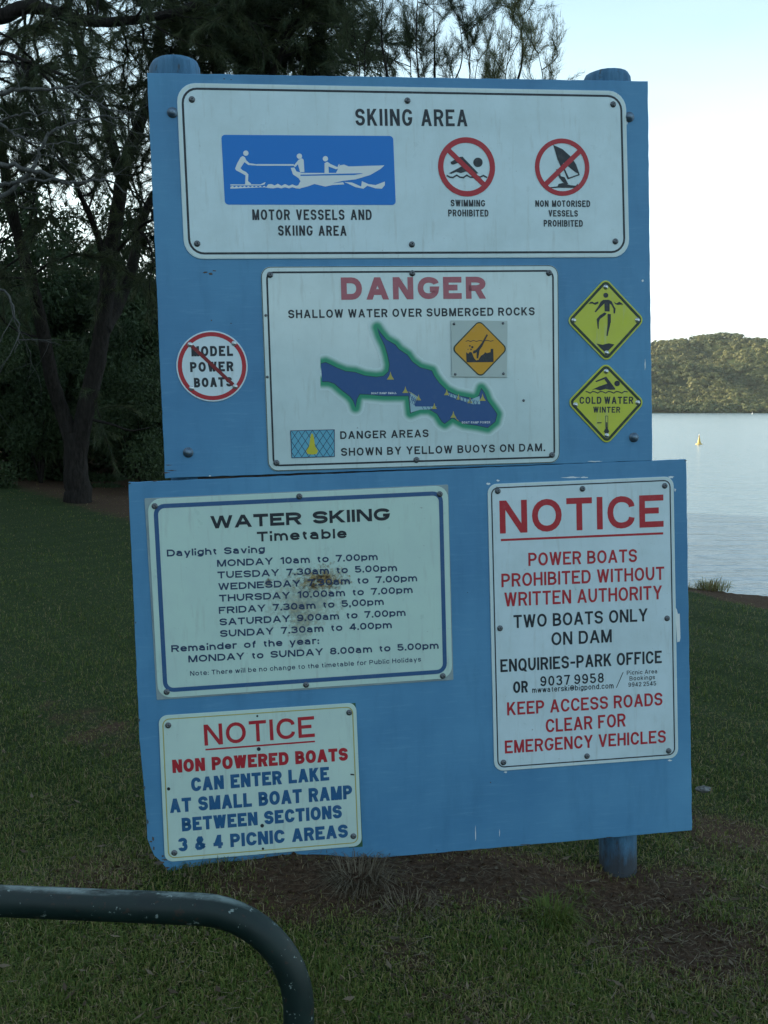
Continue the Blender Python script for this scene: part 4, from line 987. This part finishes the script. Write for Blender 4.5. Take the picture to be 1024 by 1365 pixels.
B.strokes([[(735, 540), (752, 556)], [(490, 402), (520, 420), (540, 440)]], .8, M['straw_yellow'], 'buoy_lines', c, 3e-4)
B.text('BOAT RAMP SMALL', 494.9, 525.5, 528.6, 525.2, 2.6, .5, M['whiteprint'], .3, .8)
B.text('BOAT RAMP POWER', 615.5, 564.6, 653.2, 564.4, 2.9, .5, M['whiteprint'], .3, .8)
lg = [(387.4, 574.2), (445.6, 572.8), (445.8, 608.4), (389, 610.2)]
B.fill([lg], M['hatchblue'], 'legend_box', None, 0)
hl = []
for k in range(-3, 8):
    for sg in (1, -1):
        x0 = 388 + k * 9.5 if sg > 0 else 388 + (k + 3) * 9.5; x1 = x0 + sg * 24; y0, y1 = 573.6, 609.2
        def clip(x0, y0, x1, y1):
            lo_, hi_ = 388.2, 445.2
            if x1 == x0: return None
            t0, t1 = (lo_ - x0) / (x1 - x0), (hi_ - x0) / (x1 - x0)
            if t0 > t1: t0, t1 = t1, t0
            t0, t1 = max(t0, 0), min(t1, 1)
            if t1 - t0 < .05: return None
            return [(x0 + t0 * (x1 - x0), y0 + t0 * (y1 - y0)), (x0 + t1 * (x1 - x0), y0 + t1 * (y1 - y0))]
        q = clip(x0, y0, x1, y1)
        if q: hl.append(q)
B.strokes(hl, .75, M['navy'], 'hatch_lines', None, 1e-4)['kind'] = 'stuff'
B.strokes([lg], .9, M['navy'], 'legend_outline', None, 5e-4, True)
B.fill([[(408, 601), (412, 595), (413.5, 584), (415, 578), (417, 578), (418.5, 584), (420, 595), (424, 601), (422, 605), (416.5, 606), (410, 605)]], M['sign_yellow'], 'legend_buoy', None, 8e-4)
B.screws([(360, 366.5), (549.5, 364.5), (731.5, 364), (368.5, 617), (555, 613), (735.5, 606.5)]); B.screws([(354.3, 420.5), (356.5, 502.5), (697.8, 533.8)], TINY, 'rivet')

Q = Sign('diving_warning_plaque', [(600.6, 427.2), (676, 427.8), (675.2, 503), (602, 502.4)], 'small orange diamond diving warning plaque fixed on the danger sign')
Q.plate(M['plaque'], 0, .0012, back=-.0056)
dm = [(638.4, 426.6), (676.6, 465.2), (640.2, 503.8), (601, 465.5)]
Q.fill([rounded(dm, 7)], M['darkgreen'], 'diamond_edge'); Q.fill([rounded([(638.5, 428.6), (674.4, 465.2), (640.1, 501.6), (603.4, 465.4)], 6)], M['orange'], 'diamond_field', None, 1.5e-4)
c = zc(550, 340, 4.552); Q.y -= 3e-4
Q.fill([[(322, 590), (335, 600), (345, 588), (358, 592), (370, 625), (384, 640), (398, 636), (412, 612), (432, 600), (436, 590), (448, 596), (470, 590), (472, 570), (487, 570), (489, 650), (325, 652)],
        [(446, 482), (455, 486), (436, 522), (420, 556), (404, 578), (396, 628), (386, 628), (386, 590), (368, 600), (362, 590), (384, 574), (400, 556), (420, 530)], disc(374, 588, 9), disc(360, 560, 7), disc(345, 552, 5), disc(352, 574, 5), disc(334, 574, 3)], M['black'], 'diver', c)
Q.strokes([[(320, 525), (335, 520), (350, 526), (365, 519), (385, 525), (405, 519), (425, 524), (450, 518), (470, 524), (488, 520)]], .9, M['black'], 'water_line', c, 2e-4)
Q.screws([(604.8, 432), (670, 431.2), (606.4, 499), (670.6, 498.2)], TINY, 'rivet')

# --- round model boats sign
def circle_plate(s, cx_, cy_, rr_, mat):
    c_ = s.pt(cx_, cy_); poly = [(c_[0] + rr_ * PXM * math.cos(2 * math.pi * k / 48), c_[1] + rr_ * PXM * math.sin(2 * math.pi * k / 48)) for k in range(48)]
    V_, F_ = prism(poly, -.003, -.0004, .0006); s.y = -.0034; return link('plate', fix(mesh_from('plate', V_, F_)), mat, s.root)
C_ = Sign('round_prohibition_sign', [(237, 442), (329, 442), (329, 534), (237, 534)], 'round white and red model power boats prohibition sign at the left of the upper board')
circle_plate(C_, 282.9, 488.2, 45.8, M['white_f'])
C_.circle(282.9, 488.2, 38.6, 44.0, M['red'], 'prohibition_ring')
C_.text('MODEL', 255.4, 475.2, 310.8, 474.5, 13.6, 3.0, M['black'], .34); C_.text('POWER', 253.8, 496, 311.4, 494.8, 13.2, 3.0, M['black'], .34)
C_.text('BOATS', 259, 516.6, 309.8, 515.2, 12.8, 3.0, M['black'], .34)
C_.y -= 3e-4
C_.strokes([[(255.6, 461), (311, 513)]], 4.6, M['darkred'], 'prohibition_bar'); C_.screws([(253.4, 459.4), (312, 457.8), (255.4, 517.5), (313.4, 515.2)], RIVET, 'rivet')

# --- lime diamonds
def diamond(name, q, label):
    s = Sign(name, q, label); s.o = s.o
    s.plate(M['lime'], 9, .0028); s.ring(M['darkgreen'], 2.0, 3.6, 7); return s
D1 = diamond('depth_warning_sign', [(807.2, 370.2), (859.6, 426.4), (808.4, 483.2), (754.4, 427.6)], 'lime yellow diamond sign of a wading person, upper one of two at the right edge')
c = zc(740, 350, 5.056)
D1.fill([disc(340, 221, 17), [(322, 252), (358, 250), (380, 262), (398, 300), (406, 310), (402, 344), (392, 342), (392, 312), (376, 284), (366, 276), (366, 330), (332, 330), (330, 276), (306, 300), (272, 336), (264, 332), (290, 294), (306, 264)],
         [(332, 336), (346, 342), (338, 354), (300, 382), (294, 400), (292, 448), (286, 446), (278, 382), (300, 356)], [(352, 346), (374, 348), (374, 400), (358, 470), (352, 496), (344, 494), (352, 420)],
         [(276, 546), (318, 554), (360, 544), (398, 552), (384, 568), (350, 600), (330, 600), (300, 572)],
         [(222, 280), (236, 266), (250, 264), (262, 272), (278, 266), (290, 262), (290, 276), (268, 286), (248, 276)], [(392, 264), (412, 276), (430, 264), (442, 270), (458, 284), (440, 284), (420, 286), (404, 280)]], M['black'], 'wading_figure', c)
D1.screws([(807.2, 382.8), (764.6, 427.2), (849.4, 427), (808.4, 470.4)], RIVET, 'rivet')
D2 = diamond('cold_water_sign', [(807.4, 482.6), (859.8, 536.2), (808.6, 593.4), (755.4, 536.4)], 'lime yellow diamond cold water winter sign, lower one of two at the right edge')
D2.fill([disc(416, 815, 19), [(268, 800), (342, 768), (402, 846), (404, 856), (370, 858), (340, 852), (300, 862), (270, 854), (246, 858), (296, 834), (350, 816), (330, 786), (276, 806)]], M['black'], 'swimmer', c)
D2.strokes([[(204, 868), (220, 872), (235, 880), (252, 868), (270, 872), (286, 880), (304, 868), (322, 872), (340, 880), (358, 868), (376, 872), (394, 880), (412, 868), (430, 872), (448, 880), (466, 868), (488, 872)]], 1.4, M['black'], 'wave', c)
D2.text('COLD WATER', 772.2, 538.4, 843.8, 538.2, 9.6, 1.9, M['black'], .34, .55); D2.text('WINTER', 790.4, 550, 826.4, 550.2, 8.0, 1.6, M['black'], .32)
D2.strokes([[(338, 1034), (354, 1034), (354, 1110), (338, 1110)]], .7, M['black'], 'thermometer', c, 0, True)
D2.fill([[(342, 1076), (350, 1076), (350, 1110), (364, 1140), (345, 1160), (326, 1140), (342, 1110)], [(282, 1076), (312, 1076), (312, 1082), (282, 1084)]], M['black'], 'bulb', c, 1e-4)
D2.screws([(807.8, 495), (766.8, 539.6), (849.8, 536.6), (808.6, 580.4)], RIVET, 'rivet')

# --- water skiing timetable
T = Sign('timetable_sign', [(194, 665), (597.2, 646.6), (603.6, 906), (209, 932)], 'greenish white water skiing timetable sign with blue border and brown stain')
st = [T.pt(430, 772), T.pt(358, 777), T.pt(408, 800), T.pt(400, 830)]
mst = plate('stained_timetable_plate', (0.52, 0.70, 0.64), amount=.4, stain=[(*st[0], .10, .052, 1.0), (*st[1], .022, .018, .8), (*st[2], .15, .12, .45), (*st[3], .05, .12, .35)])
T.plate(M['backing'], 1.5, .0016, 'backing_sheet', [T.pt(192.6, 664.2), T.pt(597.4, 645.8), T.pt(604.4, 906.2), T.pt(209, 933)])
T.plate(mst, 17, .0022, back=-.0021, q=[T.pt(196.5, 665.2), T.pt(596.8, 647), T.pt(602.8, 903.6), T.pt(211, 930.6)])
T.ring(M['border_blue'], 7.2, 5.6, 14, q=[T.pt(196.5, 665.2), T.pt(596.8, 647), T.pt(602.8, 903.6), T.pt(211, 930.6)])
T.text('WATER SKIING', 281.2, 704.6, 519.6, 693.4, 16.8, 4.2, M['black'], .13, .75)
T.text('Timetable', 342.8, 721.8, 462, 717, 13.0, 2.9, M['black'], .2)
for tx, x0, y0, x1, y1 in [('Daylight Saving', 222.8, 741.7, 353.3, 736.3), ('MONDAY 10am to 7.00pm', 289.6, 755.3, 503.5, 746.3), ('TUESDAY 7.30am to 5.00pm', 290.3, 770.9, 529.2, 761), ('WEDNESDAY 7.30am to 7.00pm', 291.2, 786.4, 556, 774.6), ('THURSDAY 10.00am to 7.00pm', 292.4, 801.8, 550, 790.2),
                           ('FRIDAY 7.30am to 5,00pm', 292, 818, 511.6, 806), ('SATURDAY 9.00am to 7.00pm', 293, 833.5, 540.6, 820.6), ('SUNDAY 7.30am to 4.00pm', 293.6, 849, 522.3, 837), ('Remainder of the year:', 228.7, 869, 425.4, 858), ('MONDAY to SUNDAY 8.00am to 5.00pm', 251.4, 882.7, 584.6, 864.3)]:
    T.text(tx, x0, y0, x1, y1, 9.2, 2.0, M['navy'], .17, .9)
T.text('Note: There will be no change to the timetable for Public Holidays', 253.7, 900.6, 561, 881.4, 6.3, 1.0, M['navy'], .26, .6)
T.screws([(206.4, 674.6), (399, 661.6), (586, 658.6), (222.4, 922), (408, 912.4), (590, 900.6)])

# --- tall notice sign
Nn = Sign('notice_sign', [(649.6, 645.4), (897.6, 634.8), (904, 1010), (658.8, 1028)], 'tall white and red notice sign about power boats at the right of the lower board')
Nn.plate(M['white_d'], 13)
Nn.ring(M['black'], 4.6, 1.7, 10); Nn.ring(M['rim'], .4, 2.4, 13, 'rim')
Nn.text('NOTICE', 666.3, 711.2, 884.3, 702, 43.8, 8.2, M['red'], .2)
Nn.strokes([[(667.5, 719.8), (883.7, 710.8)]], 3.0, M['red'], 'underline')
for tx, x0, y0, x1, y1, cap, m_ in [('POWER BOATS', 704.2, 754.4, 848.9, 749, 17.6, 'red'), ('PROHIBITED WITHOUT', 668.4, 782.6, 885.2, 772.6, 18, 'red'), ('WRITTEN AUTHORITY', 672.4, 808.4, 882.2, 798.4, 18.6, 'red'),
                                    ('TWO BOATS ONLY', 684.5, 837.2, 863, 827.8, 17.4, 'black'), ('ON DAM', 735, 860.2, 815.3, 855.8, 17.4, 'black'), ('ENQUIRIES-PARK OFFICE', 667, 895.8, 881.9, 883.6, 17.0, 'black'), ('OR', 684, 923.8, 703.6, 922.6, 15.6, 'black'),
                                    ('KEEP ACCESS ROADS', 676, 953.4, 882.8, 939.8, 17.4, 'red'), ('CLEAR FOR', 727.5, 976.2, 833.8, 968, 17.8, 'red'), ('EMERGENCY VEHICLES', 673, 1004.2, 887.3, 989.6, 17.2, 'red')]:
    Nn.text(tx, x0, y0, x1, y1, cap, 3.0, M[m_], .20, .68)
Nn.text('9037 9958', 720.2, 914.6, 804.7, 909.6, 13.2, 2.2, M['black'], .3, .5)
Nn.text('mwwaterski@bigpond.com', 709.3, 923.4, 817.7, 917.2, 7.4, 1.15, M['black'], .26)
Nn.strokes([[(830.4, 895.7), (821.3, 916.6)]], 1.0, M['black'], 'slash')
Nn.text('Picnic Area', 835.3, 899.4, 876, 897.2, 5.6, .85, M['black'], .28, .6); Nn.text('Bookings', 838.9, 907, 872.8, 905, 5.6, .85, M['black'], .28); Nn.text('9942 2545', 837.4, 915.4, 874.3, 913.4, 5.8, .9, M['black'], .28, .5)
Nn.screws([(663.3, 654.5), (776.2, 651.5), (885.8, 647.5), (666.3, 837.3), (888.9, 824), (670.9, 1016), (782.3, 1007.6), (891, 1000.6)])
fl = flat([[rel(uv(*p), uv(903, 855)) for p in [(899, 808), (902, 812), (903.5, 818), (906, 818), (907, 850), (906, 855), (902.6, 856), (901, 830)]]], -.0018, None, 'torn_sticker', M['paper'], None)
fl.matrix_world = Matrix.Translation(board_point(*uv(903, 855))) @ BMAT; tag(fl, 'narrow torn white sticker strip hanging beside the tall notice sign', 'sticker')

# --- small notice sign
H = Sign('notice_sign', [(211.4, 953.8), (474.6, 936.4), (482.4, 1127), (220, 1148.8)], 'small cream notice sign about non powered boats at the bottom left of the board')
gr = Sign('green_plate', [(455, 938.5), (474, 937), (483.6, 1128.6), (465, 1130)], 'green metal backing corner showing behind the small cream notice sign', 'metal plate')
m, N, L, b = nmat('green_metal', (.03, .10, .05), .5); gr.plate(m, 0, .0012)
H.plate(M['white_e'], 11, back=-.0018)
H.ring(M['straw_yellow'], 4.6, 1.3, 9)
H.text('NOTICE', 273, 993.6, 419.8, 981.6, 28, 4.6, M['red'], .2)
H.strokes([[(274, 998.8), (419.8, 987.8)]], 2.2, M['red'], 'underline')
for tx, x0, y0, x1, y1, cap, m_ in [('NON POWERED BOATS', 230.3, 1030, 463.9, 1013.2, 17.6, 'red'), ('CAN ENTER LAKE', 255.4, 1054.6, 439, 1039.6, 18.4, 'letter_blue'), ('AT SMALL BOAT RAMP', 227, 1083.2, 469.7, 1064.2, 18.8, 'letter_blue'),
                                    ('BETWEEN SECTIONS', 243, 1107.8, 455.9, 1089.8, 18.0, 'letter_blue'), ('3 & 4 PICNIC AREAS', 238.3, 1134.6, 463.9, 1115.6, 18.0, 'letter_blue')]:
    H.text(tx, x0, y0, x1, y1, cap, 4.6, M[m_], .17, .85, .34)
H.screws([(224.4, 966.4), (465.5, 949.3), (232.6, 1136.2), (471, 1114)])
H.fill([disc(x, y, s_) for x, y, s_ in [(343, 954, 1.4), (345, 998, 2.6), (349.5, 1100, 2.5), (350.5, 1130.6, 1.6), (225, 1051, 2.2)]] + [[(467, 1030.8), (472, 1031.2), (472, 1033), (467, 1032.6)]], M['black'], 'old_screw_holes', None, 3e-4)

# ------------------------------------------------------------------ pipe rail in front
zr = atz(0, 1201, 0).z
d0 = 1.95; zt = at(0, 1201, d0).z
pL = atz(0, 1201, zt); pR = atz(262, 1212, zt); dr = (pR - pL); dr.z = 0; dr.normalize()
leg = atz(399, 1212, zt); kx = (at(399, 1330, pR.y).x - pR.x) / dr.x; rad = .19
end = pL + dr * ((pR - pL).dot(dr) + kx); cpt = end - dr * rad
pts = [end + Vector((0, 0, -zt - .3)), end + Vector((0, 0, -rad))]
for k in range(1, 13):
    a_ = math.pi / 2 * k / 12; pts.append(end - dr * rad * (1 - math.cos(a_)) + Vector((0, 0, -rad + rad * math.sin(a_))))
far = pL - dr * 1.15
for k in range(1, 8): pts.append((end - dr * rad).lerp(far + dr * rad, k / 7))
for k in range(1, 13):
    a_ = math.pi / 2 * k / 12; pts.append(far + dr * rad * (1 - math.sin(a_)) + Vector((0, 0, -rad * (1 - math.cos(a_)))))
pts.append(far + Vector((0, 0, -zt - .3)))
wd = Wood()
P_ = np.array([tuple(p) for p in pts]); t = unit(np.gradient(P_, axis=0)); side = np.array([-dr.y, dr.x, 0]); b_ = np.cross(t, side)
k_ = 28; ph = np.arange(k_) / k_ * 2 * np.pi; ring = P_[:, None, :] + .030 * (np.cos(ph)[None, :, None] * side + np.sin(ph)[None, :, None] * b_[:, None, :])
V_ = ring.reshape(-1, 3) - np.array([end.x, end.y, 0]); kk = np.arange(len(P_) - 1)[:, None] * k_; j = np.arange(k_)[None]; j2 = (j + 1) % k_
F_ = np.stack([(kk + j).ravel(), (kk + j2).ravel(), (kk + k_ + j2).ravel(), (kk + k_ + j).ravel()], -1)
o = link('pipe_rail', fix(mesh_from('pipe_rail', V_, [tuple(f_) for f_ in F_.tolist()])), M['rail'], None, True); o.location = (end.x, end.y, 0)
tag(o, 'dark green bent steel pipe rail with scuffed top in the lower left foreground', 'rail')

# ------------------------------------------------------------------ buoys
def buoy(px, py, d_scale, label, mats=('buoy', 'buoyw')):
    p = atz(px, py, WATER_Z); root = empty('buoy', (p.x, p.y, WATER_Z)); tag(root, label, 'buoy', 'buoys on the lake')
    for nm, prof, mt in (('float', [(-.15, .0), (-.12, .26), (0.02, .30), (.08, .26), (.10, .17)], mats[0]), ('cone', [(.10, .17), (.3, .12), (.62, .045), (.80, .03)], mats[0]), ('cap', [(.80, .034), (.84, .045), (.88, .03), (.90, 0)], mats[1])):
        V_ = [(r_ * d_scale * math.cos(2 * math.pi * i_ / 14), r_ * d_scale * math.sin(2 * math.pi * i_ / 14), z * d_scale) for z, r_ in prof for i_ in range(14)]
        F_ = [(j * 14 + i_, j * 14 + (i_ + 1) % 14, (j + 1) * 14 + (i_ + 1) % 14, (j + 1) * 14 + i_) for j in range(len(prof) - 1) for i_ in range(14)]
        link(nm, fix(mesh_from(nm, V_, F_)), M[mt], root, True)
buoy(932, 592.5, .92, 'yellow cone buoy floating on the lake right of the noticeboard')
buoy(1003, 552, 1.6, 'tiny white buoy far out near the wooded shore', ('buoyw', 'buoyw'))

# ------------------------------------------------------------------ thin evening air
hzV = [(x, y, z) for z in (-30, 130) for x, y in ((-2000, -2000), (2300, -2000), (2300, 2500), (-2000, 2500))]
me = fix(mesh_from('haze', hzV, [(0, 1, 2, 3), (4, 5, 6, 7), (0, 1, 5, 4), (1, 2, 6, 5), (2, 3, 7, 6), (3, 0, 4, 7)]))
m = bpy.data.materials.new('haze'); m.use_nodes = True; m.node_tree.nodes.remove(m.node_tree.nodes['Principled BSDF'])
pv = m.node_tree.nodes.new('ShaderNodeVolumePrincipled'); pv.inputs['Color'].default_value = (.80, .88, .93, 1); pv.inputs['Density'].default_value = .00007
m.node_tree.links.new(pv.outputs[0], m.node_tree.nodes['Material Output'].inputs['Volume'])
tag(link('haze', me, m), kind='stuff')
